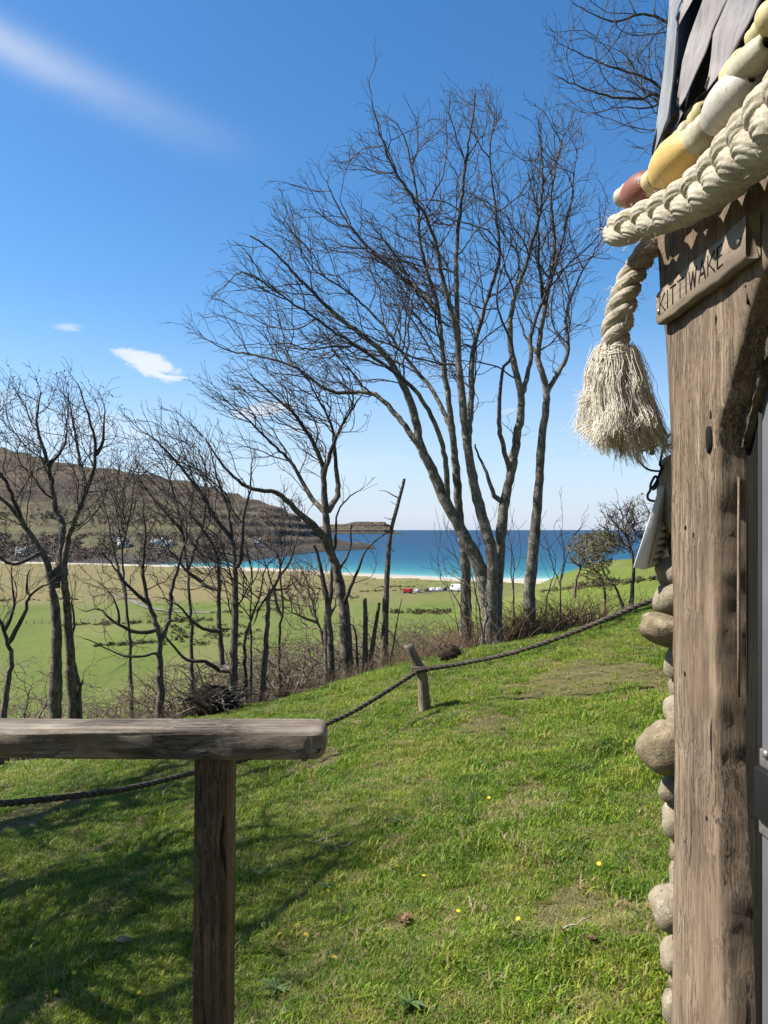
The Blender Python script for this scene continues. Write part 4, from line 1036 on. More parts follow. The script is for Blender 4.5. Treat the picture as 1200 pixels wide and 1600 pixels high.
for (px, y, s, k) in [(192, 12.0, 1.0, 0), (232, 12.6, 1.1, 1), (20, 12.0, 1.7, 0), (-30, 13, 2.0, 1), (45, 14.5, 1.8, 0), (62, 11.6, 1.3, 1), (215, 13.6, 1.5, 0), (150, 15.5, 1.9, 0), (190, 16.5, 2.0, 1), (285, 12.2, 1.6, 0), (310, 13.0, 1.8, 1), (275, 16.5, 2.6, 0), (380, 13.4, 1.6, 1), (415, 14.2, 2.0, 0), (345, 17.8, 2.6, 0), (300, 19.0, 3.0, 1), (500, 18.5, 2.9, 1), (215, 19.5, 2.9, 0), (600, 19.5, 2.7, 0), (645, 23, 3.2, 0), (440, 21.0, 3.2, 0), (130, 18.5, 2.6, 1), (330, 15, 1.9, 0),
                      (445, 12.2, 1.6, 0), (470, 13.6, 2.0, 1), (430, 15.5, 2.5, 0), (490, 15, 2.4, 0), (455, 17.5, 3.0, 1), (395, 16.5, 2.4, 0), (520, 17, 2.6, 0), (575, 14.5, 1.9, 1), (610, 16.0, 2.3, 0), (555, 19, 3.0, 0),
                      (640, 15.0, 1.9, 1), (660, 17.5, 2.5, 0), (625, 21, 3.0, 1), (690, 21, 2.6, 0), (720, 15, 1.5, 1), (350, 20, 2.4, 1), (410, 24, 3.3, 0), (480, 24, 3.5, 1), (540, 26, 3.4, 0), (590, 25, 3.0, 1)]:
    if px < 100: w = 'by the twin-trunked tree' if px > 50 else 'behind the low forked tree'
    elif px < 262: w = 'beside the spreading tree'
    elif px < 345: w = 'behind the uprooted stump'
    elif px < 440: w = 'behind the knotted broken trunk'
    elif px < 500: w = 'left of the centre tree'
    elif px < 560: w = 'behind the centre tree'
    elif px < 615: w = 'behind the paired stubs'
    elif px < 665: w = 'just right of the dead pole'
    else: w = 'left of the tallest tree'
    dz = 'close below the lawn edge' if y < 13 else 'a little down the slope' if y < 15.8 else 'half way down the slope' if y < 18.5 else 'low in the hollow' if y < 22 else 'at the far side of the hollow'
    sz_ = 'small' if s < 1.4 else 'bushy' if s < 2.1 else 'broad' if s < 2.9 else 'big'
    lab_ = f'{sz_} bare shrub {dz}, {w}'
    while lab_ in used_: lab_ = lab_.replace('bare shrub', 'second bare shrub' if 'second' not in lab_ else 'third bare shrub').replace('second third', 'third')
    used_.add(lab_)
    shrub(k, (px-CX)/F*y, y, s*rs.uniform(.85, 1.1), lab_, G1, sz=rs.uniform(.8, 1.05))
protos[2][2].materials.clear(); protos[2][2].materials.append(M_gorse)
for (px, y, s) in [(690, 13.2, 1.1), (668, 14.2, 1.2), (735, 17.5, 1.9), (480, 20.0, 3.3)]:
    shrub(2, (px-CX)/F*y, y, s, {690: 'nearest small fresh green shrub left of the tallest tree', 668: 'second fresh green shrub, behind and left of the nearest one', 735: 'fresh green shrub in the hollow directly behind the tallest tree', 480: 'big fresh green shrub low behind the centre tree'}[px], 'green shrubs below the lawn', True)

# brambles, dead bracken and long dry grass along the crest
def tangle(name, spots, n, hgt, rad, mat, seed, lean=0.5, seg=6, r0=0.0045):
    rng = np.random.default_rng(seed); mb = MB()
    for i in range(n):
        x0, y0, sx, sy, hs = spots[rng.integers(len(spots))]
        x = x0+rng.normal(0, sx); y = y0+rng.normal(0, sy)
        z = gz_fast(x, y); a = rng.uniform(0, 6.28); h = hgt*hs*rng.uniform(.4, 1.15); ln = lean*rng.uniform(.2, 1.3)*h
        t = np.linspace(0, 1, seg); arch = rng.uniform(.6, 1.5)
        pts = np.stack([x+math.cos(a)*ln*t**1.3, y+math.sin(a)*ln*t**1.3, z-.02+h*(np.sin(np.minimum(t*arch*1.3, 2.4)))], -1)+rng.normal(0, .012, (seg, 3))
        mb.tube(pts, np.linspace(r0, r0*.35, seg)*rng.uniform(.7, 1.4), 3, cap=False)
    return mb.mesh(name)
_gx = np.linspace(-9, 9, 181); _gy = np.linspace(0, 18, 181)
_GZ = ground(*np.meshgrid(_gx, _gy, indexing='ij'))
def gz_fast(x, y):
    i = min(max((x+9)/18*180, 0), 179.99); j = min(max(y/18*180, 0), 179.99); a, b = int(i), int(j); u, v = i-a, j-b
    return _GZ[a, b]*(1-u)*(1-v)+_GZ[a+1, b]*u*(1-v)+_GZ[a, b+1]*(1-u)*v+_GZ[a+1, b+1]*u*v
def at(px, y): return (px-CX)/F*y
sp = [(at(890, 10.8), 10.8, .35, .25, 1.0), (at(800, 10.3), 10.3, .3, .25, 1.1), (at(870, 10.6), 10.6, .3, .25, 1.2), (at(690, 9.9), 9.9, .25, .3, .6), (at(720, 10.2), 10.2, .25, .25, .8), (at(790, 10.4), 10.4, .3, .3, .9), (at(820, 10.6), 10.6, .25, .3, 1.0), (at(850, 10.9), 10.9, .35, .3, 1.1), (at(885, 11.2), 11.2, .3, .35, .9), (at(760, 10.7), 10.7, .4, .4, 1.0), (at(930, 11.6), 11.6, .4, .3, .6)]
link('bramble_thicket', tangle('bramble_thicket', sp, 1800, .52, 1, M_bramble, 61, 1.15, 7, .0038), M_bramble, label='tangled brown bramble and dead bracken around the feet of the tall trees', category='undergrowth', kind='stuff')
sp = [(at(300, 9.9), 9.9, .5, .25, .7), (at(420, 9.9), 9.9, .6, .2, .6), (at(500, 10.0), 10.0, .4, .2, .7), (at(600, 10.1), 10.1, .4, .25, .8), (at(660, 10), 10, .3, .3, .9), (at(560, 10.3), 10.3, .5, .3, .9), (at(200, 10.3), 10.3, .5, .3, .7), (at(350, 10.4), 10.4, .6, .3, 1)]
link('dry_stalks', tangle('dry_stalks', sp, 1200, .36, 1, M_bramble, 62, .7, 5, .003), M_bramble, label='dry straw-coloured stalks along the lawn edge under the bare trees', category='undergrowth', kind='stuff')
# tall upright saplings by the slender tree
for i, (px, py0, tops) in enumerate([(760, 985, [(722, 860), (700, 830), (757, 840)]), (742, 990, [(690, 905), (705, 930), (735, 870)]), (875, 955, [(878, 832), (905, 838), (860, 842)]), (805, 960, [(795, 838), (808, 822)]), (850, 960, [(868, 868), (890, 880)])]):
    lb = ['thin bare sapling with ascending twigs leaning left in front of the tallest tree', 'low bare sapling reaching left over the green field', 'thin upright bare sapling against the sea, right of the slender tree', 'fine upright sapling between the tallest and the slender tree', 'short leaning sapling at the foot of the slender tree'][i]
    Ys = 9.9+.25*i
    L = [([(px, py0), ((px*2+tops[0][0])/3, (py0*2+tops[0][1])/3), ((px+2*tops[0][0])/3+4, (py0+2*tops[0][1])/3), tops[0]], 2.6, .7)]
    for tx, ty in tops[1:]:
        L.append(([((px*2+tops[0][0])/3, (py0*2+tops[0][1])/3), ((px+tops[0][0]+tx)/3, (py0+tops[0][1]+ty)/3+15, .2), (tx, ty, .3)], 1.6, .6))
    xs = [t[0] for t in tops]+[px]; ys = [t[1] for t in tops]
    poly = [(min(xs)-8, min(ys)-4), (max(xs)+8, min(ys)-4), (max(xs)+8, (min(ys)+py0)/2), (px, py0-40), (min(xs)-8, (min(ys)+py0)/2)]
    tree('sapling', lb, Ys, L, [(poly, 90)], depth=.4, seed=70+i, bark=M_twig, twig=M_twig, cat='sapling', dens=.6, long_=.7, lmax=2, thick=.012)

# uprooted stump (root plate) and the small earthy mound
def rootplate(name, label, px, py, Y, w, h, seed, nroots):
    c = P(px, py, Y); x, y = c.x, Y; z = gz(x, y)
    root = thing(name, label, 'stump', (x, y, z)); rng = np.random.default_rng(seed)
    n, m = 26, 14; V = []
    for i in range(m+1):
        for j in range(n):
            a = j/n*2*PI; t = i/m*PI
            d = np.array([math.sin(t)*math.cos(a), math.sin(t)*math.sin(a)*.7, math.cos(t)])
            q = 1+.42*float(fbm(d[0]*1.3+d[2]*2+seed, d[1]*1.3-d[2], .8, 4, .65, seed % 9))
            V.append((x+d[0]*w*q, y+d[1]*w*q, z+h*.25+d[2]*h*.75*q))
    Q = [[i*n+j, i*n+(j+1) % n, (i+1)*n+(j+1) % n, (i+1)*n+j] for i in range(m) for j in range(n)]
    part('root_ball', mesh_np('root_ball', V, Q), M_soil, root)
    mb = MB()
    for i in range(nroots):
        a = rng.uniform(0, 6.28); e = rng.uniform(-.1, .9); L = w*rng.uniform(.7, 1.7)
        p = np.array([x+math.cos(a)*w*.7, y+math.sin(a)*w*.5, z+h*rng.uniform(.1, .75)]); d = np.array([math.cos(a), math.sin(a)*.7, e]); pts = [p]
        for k in range(6):
            d = d+rng.normal(0, .28, 3); d /= np.linalg.norm(d); p = p+d*L/6; pts.append(p)
        mb.tube(pts, np.linspace(.016, .003, 7)*rng.uniform(.25, 1.2), 4)
    part('roots', mb.mesh('roots'), M_barkd, root, kind='stuff')
rootplate('uprooted_stump', 'dark uprooted root plate with tangled roots on the lawn edge below the fan-twigged tree', 335, 1082, 9.35, .28, .33, 81, 80)
rootplate('earth_stump', 'small dark rotten stump on the lawn beside the tallest tree', 704, 1030, 9.2, .13, .16, 82, 8)
rootplate('earth_stump', 'little dark stump under the knotted snag on the lawn edge', 445, 1066, 9.5, .09, .10, 83, 6)

# ------------------------------------------------------------------ far things: houses, cars, field fence, track, far woods
def hill_hit(px, py):
    dg = bpy.context.evaluated_depsgraph_get()
    d = Vector(((px-CX)/F, 1, (HY-py)/F)).normalized()
    h = bpy.data.objects['hill']; ok, loc, nrm, i = h.ray_cast(d*0.5, d)
    return loc if ok else None
bpy.context.view_layer.update()
M_wh = mat_plain('whitewash', (0.55, 0.55, 0.53), (0.62, 0.62, 0.6), 1.0, 0.9)
M_slate = mat_plain('slate_roof', (0.07, 0.075, 0.085), (0.12, 0.125, 0.135), 1.5, 0.8)
M_win = mat_plain('window_glass', (0.02, 0.025, 0.03), None, rough=0.15)
def house(px, py, w, d, h, rot, label):
    w, d, h = w*.85, d*.85, h*.85
    c = hill_hit(px, py)
    if c is None: return
    root = thing('house', label, 'house', c); root.rotation_euler = (0, 0, rot)
    def ln(nm, mb, mat, par=root, sm=False): return link(nm, mb.mesh(nm, sm), mat, par)
    mb = MB(); mb.box((0, 0, h/2-1), (w, d, h+2))
    for s in (-1, 1): mb.prism([(s*(w/2-.01), -d/2, h), (s*(w/2-.01), d/2, h), (s*(w/2-.01), 0, h+d*.45)], (-s*.3, 0, 0))
    wl = ln('wall', mb, M_wh)
    mb = MB()
    for s in (-1, 1): mb.prism([(-w/2-.2, s*(d/2+.3), h-.2), (w/2+.2, s*(d/2+.3), h-.2), (w/2+.2, 0, h+d*.47), (-w/2-.2, 0, h+d*.47)], (0, 0, .18))
    rf = ln('roof', mb, M_slate)
    for s in (-1, 1):
        mb = MB(); mb.box((s*(w/2-.6), 0, h+d*.47+.4), (.8, .7, 1.8)); ln('chimney', mb, M_wh, rf)
    for i, x in enumerate((-w*.32, w*.32, -w*.12)):
        mb = MB(); mb.box((x, -d/2-.01, h*.55), (1.1, .08, 1.3)); ln('window', mb, M_win, wl)
    mb = MB(); mb.box((w*.1, -d/2-.01, 1.0), (1.0, .08, 2.0)); ln('door', mb, M_slate, wl)
house(193, 853, 10, 6, 3.6, .25, 'white cottage on the hillside left of the other two, left of the straight-trunked tree')
house(246, 854, 11, 6, 3.8, -.2, 'larger white cottage on the hillside seen through the limbs of the spreading tree')
house(263, 855, 6, 5, 2.6, -.2, 'small white outbuilding right beside the larger cottage')
house(402, 851, 8, 5.5, 3.0, .1, 'lone white cottage on the far slope right of the fan-twigged tree')
house(33, 868, 8, 5.5, 3.0, .3, 'white cottage low on the hillside at the far left')

M_tyre = mat_plain('tyre_rubber', (0.02, 0.02, 0.02)); M_hub = mat_plain('wheel_hub', (0.4, 0.4, 0.4), rough=.4)
def vehicle(px, py, L, W, H, van, color, rot, label, name, cat):
    p = ghit(px, py); root = thing(name, label, cat, p, 'vehicles parked by the beach'); root.rotation_euler = (0, 0, rot)
    L *= .64; W *= .8; H *= .8
    mt = mat_plain('car_paint', color, tuple(min(1, c*1.1) for c in color), 2, .35)
    prof = ([(-L/2, .35), (-L/2, H*.95), (-L*.46, H), (L*.30, H), (L*.38, H*.92), (L*.46, H*.55), (L/2, H*.5), (L/2, .35)] if van else
            [(-L/2, .35), (-L/2, H*.62), (-L*.46, H*.66), (-L*.36, H*.97), (-L*.2, H), (L*.08, H), (L*.24, H*.64), (L*.46, H*.56), (L/2, H*.45), (L/2, .35)])
    mb = MB(); mb.prism([(x, -W/2, z) for x, z in prof], (0, W, 0)); bevel(link('body', mb.mesh('body', False), mt, root), .06)
    for s in (-1, 1):
        mb = MB(); a, b = (.12*L, .36*L) if van else (-.33*L, .12*L)
        mb.prism([(a, s*(W/2+.005), H*.64), (b, s*(W/2+.005), H*.64), (b-.12*L*(not van), s*(W/2+.005), H*.92), (a+.05*L, s*(W/2+.005), H*.92)], (0, -s*.02, 0)); link('window', mb.mesh('window', False), M_win, root)
        for f in (-1, 1):
            mb = MB(); mb.tube([(f*L*.31, s*(W/2-.18), .33), (f*L*.31, s*(W/2+.03), .33)], .33, 14); link('wheel', mb.mesh('wheel', False), M_tyre, root)
    mb = MB(); x = L*.42 if van else L*.16
    mb.box((x+.02, 0, H*.76), (.05, W*.85, H*.26), Matrix.Rotation(.5, 3, 'Y')); link('windscreen', mb.mesh('windscreen', False), M_win, root)
    mb = MB(); mb.box((-L/2-.01, 0, H*.78), (.04, W*.8, H*.22)); link('rear_window', mb.mesh('rear_window', False), M_win, root)
for a in [(637, 927.0, 4.4, 1.9, 2.0, True, (.42, .03, .03), 2.7, 'small red van at the left end of the cars parked by the beach', 'parked_van', 'van'),
          (652, 926.0, 4.3, 1.8, 1.5, False, (.50, .49, .46), 1.9, 'pale car half hidden by the brown shrub beside the red van', 'parked_car', 'car'),
          (667, 925.0, 4.2, 1.8, 1.5, False, (.05, .05, .055), 1.4, 'dark car just right of the brown shrub in the beach car park', 'parked_car', 'car'),
          (675, 924.5, 4.4, 1.8, 1.55, False, (.74, .74, .74), 1.8, 'first white car right of the brown shrub in the beach car park', 'parked_car', 'car'),
          (685, 924.0, 4.3, 1.8, 1.5, False, (.7, .72, .74), 1.7, 'white car between the other white car and the dark estate', 'parked_car', 'car'),
          (695, 923.5, 4.5, 1.8, 1.6, False, (.035, .035, .05), 1.5, 'dark estate car nearest to the white camper van', 'parked_car', 'car'),
          (713, 924.0, 6.2, 2.3, 2.9, True, (.80, .80, .78), 2.6, 'big white camper van at the right end of the parked vehicles', 'camper_van', 'camper van')]: vehicle(*a)
p = ghit(660, 927)
for i, (px, s) in enumerate([(660, 2.2)]):
    shrub(0, p.x, p.y, s*1.2, 'round brown shrub standing among the cars parked by the beach', None)

def ribbon(name, pts, w, mat, lift=.06):
    q = resample(np.array([tuple(ghit(a, b)) for a, b in pts]), 1.5); d = np.gradient(q[:, :2], axis=0); d /= np.linalg.norm(d, axis=1)[:, None]+1e-9
    nrm = np.stack([-d[:, 1], d[:, 0]], -1); V = []
    for i in range(len(q)):
        for s in (-1, 0, 1):
            x, y = q[i, :2]+nrm[i]*s*w/2; V.append((x, y, gz(x, y)+lift))
    Q = [[i*3+k, i*3+k+1, i*3+k+4, i*3+k+3] for i in range(len(q)-1) for k in range(2)]
    link(name, mesh_np(name, V, Q), mat, kind='structure')
M_track = mat_plain('stony_track', (0.13, 0.118, 0.09), (0.19, 0.172, 0.135), .5, 1)
ribbon('track', [(180, 930), (205, 938), (225, 947), (262, 955), (330, 958)], 2.2, M_track, .12)
ribbon('car_park', [(634, 926.5), (670, 924.8), (735, 922.5)], 6.0, M_track, .09)
def field_fence(a, b, n, label):
    A = ghit(*a); B = ghit(*b); root = thing('field_fence', label, 'fence', A)
    pm = None
    for i in range(n):
        t = i/(n-1); x = A.x+(B.x-A.x)*t; y = A.y+(B.y-A.y)*t
        if pm is None: mb = MB(); mb.box((0, 0, .2), (.10, .10, 1.1)); pm = mb.mesh('fence_post', False)
        o = link('fence_post', pm, None, root); o.location = (x-A.x, y-A.y, gz(x, y)-A.z)
    pm.materials.append(M_stake)
    for h in (.3, .5, .7):
        mb = MB(); mb.tube([(A.x+(B.x-A.x)*t-A.x, A.y+(B.y-A.y)*t-A.y, gz(A.x+(B.x-A.x)*t, A.y+(B.y-A.y)*t)-A.z+h) for t in np.linspace(0, 1, 30)], .012, 3); link('fence_wire', mb.mesh('fence_wire'), M_metal, root)
field_fence((-60, 975), (330, 966), 34, 'low post and wire fence crossing the green field far behind the left trees')

def far_wood():
    """twiggy scrub woods on the far hillside, one mass"""
    rng = np.random.default_rng(91); mb = MB(); n = 0
    spots = []
    for i in range(5200):
        px = rng.uniform(-60, 440); py = rng.choice([rng.normal(862, 7), rng.normal(842, 5), rng.normal(815, 10)], p=[.55, .25, .2])
        if fbm(np.array([px]), np.array([py]), 45, 3, seed=8)[0] > .15 or 820 < py < 834 or py > 880 or (px > 330 and py > 858): continue
        spots.append((px, py))
    for px, py in spots:
        c = hill_hit(px, py)
        if c is None or c.y > 1500: continue
        r = rng.uniform(1.0, 2.6); k = 14
        u = rng.normal(0, 1, (k, 3)); u /= np.linalg.norm(u, axis=1)[:, None]; u[:, 2] = np.abs(u[:, 2])
        cen = np.array(c)+u*r*rng.uniform(.5, 1, (k, 1))+np.array([0, 0, r*.3])
        a = rng.normal(0, 1, (k, 3)); a /= np.linalg.norm(a, axis=1)[:, None]; b = np.cross(a, u); s = r*rng.uniform(.25, .5, (k, 1))
        V = np.stack([cen-a*s, cen+b*s*.6, cen+a*s, cen-b*s*.6], 1).reshape(-1, 3); mb.add(V, np.arange(k*4).reshape(-1, 4))
    link('far_woods', mb.mesh('far_woods', False), mat_plain('far_bare_wood', (0.075, 0.059, 0.05), (0.165, 0.128, 0.096), .15, 1), label='dark bare scrub woodland covering the lower slopes of the far hill', category='woodland', kind='stuff')
far_wood()
def field_scrub():
    rng = np.random.default_rng(92); mb = MB()
    def puff(c, r, k=26):
        u = rng.normal(0, 1, (k, 3)); u /= np.linalg.norm(u, axis=1)[:, None]; u[:, 2] = np.abs(u[:, 2])*.8
        cen = np.array(c)+u*r*rng.uniform(.4, 1, (k, 1)); a = rng.normal(0, 1, (k, 3)); a /= np.linalg.norm(a, axis=1)[:, None]; b = np.cross(a, u); s = r*rng.uniform(.15, .4, (k, 1))
        mb.add(np.stack([cen-a*s, cen+b*s*.6, cen+a*s, cen-b*s*.6], 1).reshape(-1, 3), np.arange(k*4).reshape(-1, 4))
    for i in range(70): puff(ghit(rng.uniform(610, 705), rng.normal(957, 1.5)), rng.uniform(.5, 1.1))
    for i in range(60): puff(ghit(rng.uniform(380, 520), rng.normal(925, 9)), rng.uniform(.5, 1.3))
    for i in range(40): puff(ghit(rng.uniform(610, 650), 917+rng.normal(0, .6)), rng.uniform(.3, .8))
    for i in range(60): puff(ghit(rng.uniform(560, 760), rng.normal(912, 3)), rng.uniform(.2, .6))
    for i in range(60): puff(ghit(rng.uniform(250, 420), rng.normal(985, 12)), rng.uniform(.5, 1.2))
    for (xa, ya, xb, yb, n) in [(90, 978, 340, 969, 90), (420, 940, 560, 934, 60), (330, 958, 470, 950, 50), (-40, 940, 120, 937, 40), (560, 925, 640, 922, 30), (845, 925, 1030, 905, 60), (150, 1010, 260, 1003, 40)]:
        for i in range(n): t = rng.random(); puff(ghit(xa+(xb-xa)*t, ya+(yb-ya)*t+rng.normal(0, .8)), rng.uniform(.25, .9))
    for i in range(60): puff(ghit(rng.uniform(100, 560), rng.uniform(898, 990)), rng.uniform(.2, .6), 12)
    link('field_scrub', mb.mesh('field_scrub', False), mat_plain('field_scrub_leaf', (0.05, 0.05, 0.022), (0.13, 0.115, 0.045), .4, 1), label='low dark scrub and rushes in lines across the valley fields', category='scrub', kind='stuff')
field_scrub()

# ------------------------------------------------------------------ grass
def grass():
    mg, b = new_mat('grass_blade')
    oi = b.new('ShaderNodeObjectInfo').outputs['Random']
    n = b.noise(b.pos, 1.1, 4, 0.6); n2 = b.noise(b.pos, 7.0, 4, 0.6)
    f = b.math('ADD', b.math('MULTIPLY', n, .42), b.math('ADD', b.math('MULTIPLY', n2, .36), b.math('MULTIPLY', oi, .22)))
    c = b.ramp(f, [(0.34, (0.028, 0.080, 0.006)), (0.43, (0.105, 0.215, 0.011)), (0.53, (0.21, 0.32, 0.018)), (0.68, (0.40, 0.37, 0.07))])
    at_ = b.new('ShaderNodeAttribute', attribute_name='dry'); c = b.mix(at_.outputs['Fac'], c, (0.33, 0.26, 0.125))
    set_(b, c, 0.6); b.bs.inputs['Specular IOR Level'].default_value = 0.35
    tr = b.new('ShaderNodeBsdfTranslucent'); b.put(tr.inputs[0], b.mix(0.5, c, (0.16, 0.27, 0.015)))
    mx = b.new('ShaderNodeMixShader'); mx.inputs[0].default_value = 0.38
    b.l.new(b.bs.outputs[0], mx.inputs[1]); b.l.new(tr.outputs[0], mx.inputs[2]); b.l.new(mx.outputs[0], b.out.inputs[0])
    rng = np.random.default_rng(101)
    coll = bpy.data.collections.new('grass_clumps')
    for v in range(7):
        mb = MB(); nb = 34 if v < 6 else 20; dry = []
        for i in range(nb):
            r = .045*math.sqrt(rng.random()); a = rng.uniform(0, 6.28); x, y = r*math.cos(a), r*math.sin(a)
            h = rng.uniform(.009, .025)*(1.0 if v < 5 else 1.7); w = rng.uniform(.0012, .0022)*(1.0 if v < 5 else 1.2)
            th = rng.uniform(0, 6.28); ln = h*rng.uniform(.3, 1.5); dx, dy = math.cos(th), math.sin(th); sx, sy = -dy*w, dx*w
            if v == 4: ln *= 1.6; h *= .7
            V = [(x-sx, y-sy, -.004), (x+sx, y+sy, -.004), (x+dx*ln*.3-sx*.9, y+dy*ln*.3-sy*.9, h*.6), (x+dx*ln*.3+sx*.9, y+dy*ln*.3+sy*.9, h*.6), (x+dx*ln, y+dy*ln, h*.95)]
            mb.add(V, [[0, 1, 3, 2]], [[2, 3, 4]])
            dry += [1.0 if rng.random() < (.09 if v != 4 else .75) else 0.0]*5
        me = mb.mesh('grass_clump', False)
        at2 = me.attributes.new('dry', 'FLOAT', 'POINT'); at2.data.foreach_set('value', dry)
        me.materials.append(mg)
        o = bpy.data.objects.new('grass_clump', me); coll.objects.link(o)
    # scatter
    n = 122000
    Yv = rng.uniform(0, 1, n); Yv = 1.7+(11.6-1.7)*Yv**1.25
    X = rng.uniform(-.62, .56, n)*Yv+rng.uniform(-.5, .5, n)
    ok = (Yv-crest_y(X) < .5) & ~((X > .62) & (Yv < 2.1+1.2*(X-.62)))
    nb = fbm(X, Yv, 1.0, 4, seed=3); n3 = fbm(X, Yv, .35, 3, seed=6)
    bare = (nb*.6+n3*.5) > .40
    wn = worn(X, Yv, n3); bare |= wn > 0; ok &= ~((wn > .05) & (rng.random(n) < .30))
    ok &= ~(bare & (rng.random(n) < .5))
    X, Yv, nb, n3 = X[ok], Yv[ok], nb[ok], n3[ok]; n = len(X)
    Z = ground(X, Yv)
    sc = (0.68+.48*rng.random(n)+.35*nb+.25*n3)*(1+.035*np.clip(Yv-3, 0, 9)); sc = np.clip(sc*np.where(rng.random(n) < .03, 1.7, 1.0)*np.where(bare[ok], .7, 1), .4, 2.6)
    idx = rng.integers(0, 4, n); r = rng.random(n); idx[(r < .15+.28*(nb < -.1)+.6*bare[ok])] = 4; idx[(r > .96)] = 5; idx[(r > .985) & (nb > .1)] = 6
    me = mesh_np('grass', np.stack([X, Yv, Z], -1))
    for nm, arr in (('gscale', sc), ('grot', rng.uniform(0, 6.28, n))):
        a = me.attributes.new(nm, 'FLOAT', 'POINT'); a.data.foreach_set('value', arr.astype(np.float32))
    a = me.attributes.new('gidx', 'INT', 'POINT'); a.data.foreach_set('value', idx.astype(np.int32))
    o = link('grass', me, None, label='short sunlit grass of the sloping lawn, mixed with dry straw', category='grass', kind='stuff')
    ng = bpy.data.node_groups.new('grass_scatter', 'GeometryNodeTree'); ng.interface.new_socket('Geometry', in_out='INPUT', socket_type='NodeSocketGeometry'); ng.interface.new_socket('Geometry', in_out='OUTPUT', socket_type='NodeSocketGeometry')
    N = ng.nodes; gi = N.new('NodeGroupInput'); go = N.new('NodeGroupOutput'); ip = N.new('GeometryNodeInstanceOnPoints'); ci = N.new('GeometryNodeCollectionInfo')
    ci.inputs['Collection'].default_value = coll; ci.inputs['Separate Children'].default_value = True; ci.inputs['Reset Children'].default_value = True
    m2p = N.new('GeometryNodeMeshToPoints')
    def attr(nm, t):
        q = N.new('GeometryNodeInputNamedAttribute'); q.data_type = t; q.inputs[0].default_value = nm; return q.outputs[0]
    cx = N.new('ShaderNodeCombineXYZ'); lk = ng.links.new
    lk(attr('grot', 'FLOAT'), cx.inputs[2]); lk(gi.outputs[0], m2p.inputs[0]); lk(m2p.outputs[0], ip.inputs['Points']); lk(ci.outputs[0], ip.inputs['Instance'])
    ip.inputs['Pick Instance'].default_value = True; lk(attr('gidx', 'INT'), ip.inputs['Instance Index']); lk(cx.outputs[0], ip.inputs['Rotation']); lk(attr('gscale', 'FLOAT'), ip.inputs['Scale'])
    lk(ip.outputs[0], go.inputs[0])
    md = o.modifiers.new('scatter', 'NODES'); md.node_group = ng
grass()

# ------------------------------------------------------------------ rope fence and stake
def twisted(mb, path, R, pitch, nstr=3, n=8, sub=.012, lay=0):
    """nstr strands wound round a path"""
    q = resample(np.asarray(path, float), sub); m = len(q); d = np.gradient(q, axis=0); s = np.r_[0, np.cumsum(np.linalg.norm(np.diff(q, axis=0), axis=1))]
    d /= np.linalg.norm(d, axis=1)[:, None]; r = np.array((.3, .2, .93)); U = []
    u = r-d[0]*r.dot(d[0])
    for i in range(m): u = u-d[i]*u.dot(d[i]); u = u/np.linalg.norm(u); U.append(u)
    U = np.array(U); W = np.cross(d, U)
    R = np.full(m, R) if np.isscalar(R) else np.interp(np.linspace(0, 1, m), np.linspace(0, 1, len(R)), R)
    out = []
    for k in range(nstr):
        a = s/pitch*2*PI+k*2*PI/nstr
        c = q+(R*.52)[:, None]*(np.cos(a)[:, None]*U+np.sin(a)[:, None]*W)
        if isinstance(mb, list):
            b = MB(); b.tube(c, R*.54, n)
            if lay:
                V = b.V[0][:m*n].reshape(m, n, 3); aa = np.arange(n)/n*2*PI; sl = np.r_[0, np.cumsum(np.linalg.norm(np.diff(c, axis=0), axis=1))]
                f = strand_relief(np.ones(m), aa, sl, k, 9, .10)*(1+.09*fbm(sl*30, sl*0+k, 1, 3))[:, None]
                b.V[0][:m*n] = (c[:, None]+(V-c[:, None])*f[..., None]).reshape(-1, 3)
            mb.append(b)
        else: mb.tube(c, R*.54, n)
def stake():
    base = ghit(661, 1113); Y = base.y
    root = thing('fence_stake', 'short weathered crooked stake on the lawn carrying the dark rope', 'stake', base)
    mb = MB(); k = Y/F
    pts = [(663, 1120), (662, 1095), (660, 1065), (656, 1046), (648, 1030), (637, 1008)]
    q = resample(np.array([tuple(P(a, b, Y)) for a, b in pts]), .035); n = 12
    rad = np.interp(np.linspace(0, 1, len(q)), [0, .3, .55, .6, .8, .97, 1], np.array([8.5, 8, 7.5, 7.5, 7.2, 7.2, 5.5])*k)
    rg = np.random.default_rng(4); V = []
    for i in range(len(q)):
        for j in range(n):
            a = j/n*2*PI; f = 1+.16*math.sin(3*a+1)+.12*math.sin(5*a+2.2)+rg.normal(0, .03)
            V.append((q[i, 0]+rad[i]*f*math.cos(a), q[i, 1]+rad[i]*f*math.sin(a), q[i, 2]+.012*math.cos(a)*(i == len(q)-1)))
    m = len(q); Q = [[i*n+j, i*n+(j+1) % n, (i+1)*n+(j+1) % n, (i+1)*n+j] for i in range(m-1) for j in range(n)]
    V.append(tuple(q[-1]+np.array([0, 0, .004]))); T = [[m*n, (m-1)*n+j, (m-1)*n+(j+1) % n] for j in range(n)]
    part('shaft', mesh_np('shaft', V, Q, T), M_stake, root)
    bpt = P(656, 1046, Y); 
    mb = MB(); a = np.linspace(0, 2*PI*1.9, 60); mb.tube(np.stack([bpt.x+.066*np.cos(a), bpt.y+.066*np.sin(a), bpt.z-.012+.02*a/6.28], -1), .016, 6); part('rope_binding', mb.mesh('rope_binding'), M_darkrope, root)
    return Y
YS = stake()
rope_pts = [P(1068, 925, 5.85), P(1018, 938, 5.9), P(950, 966, 6.05), P(880, 994, 6.25), P(800, 1020, 6.45), P(720, 1037, 6.68), P(656, 1047, YS-.07)]
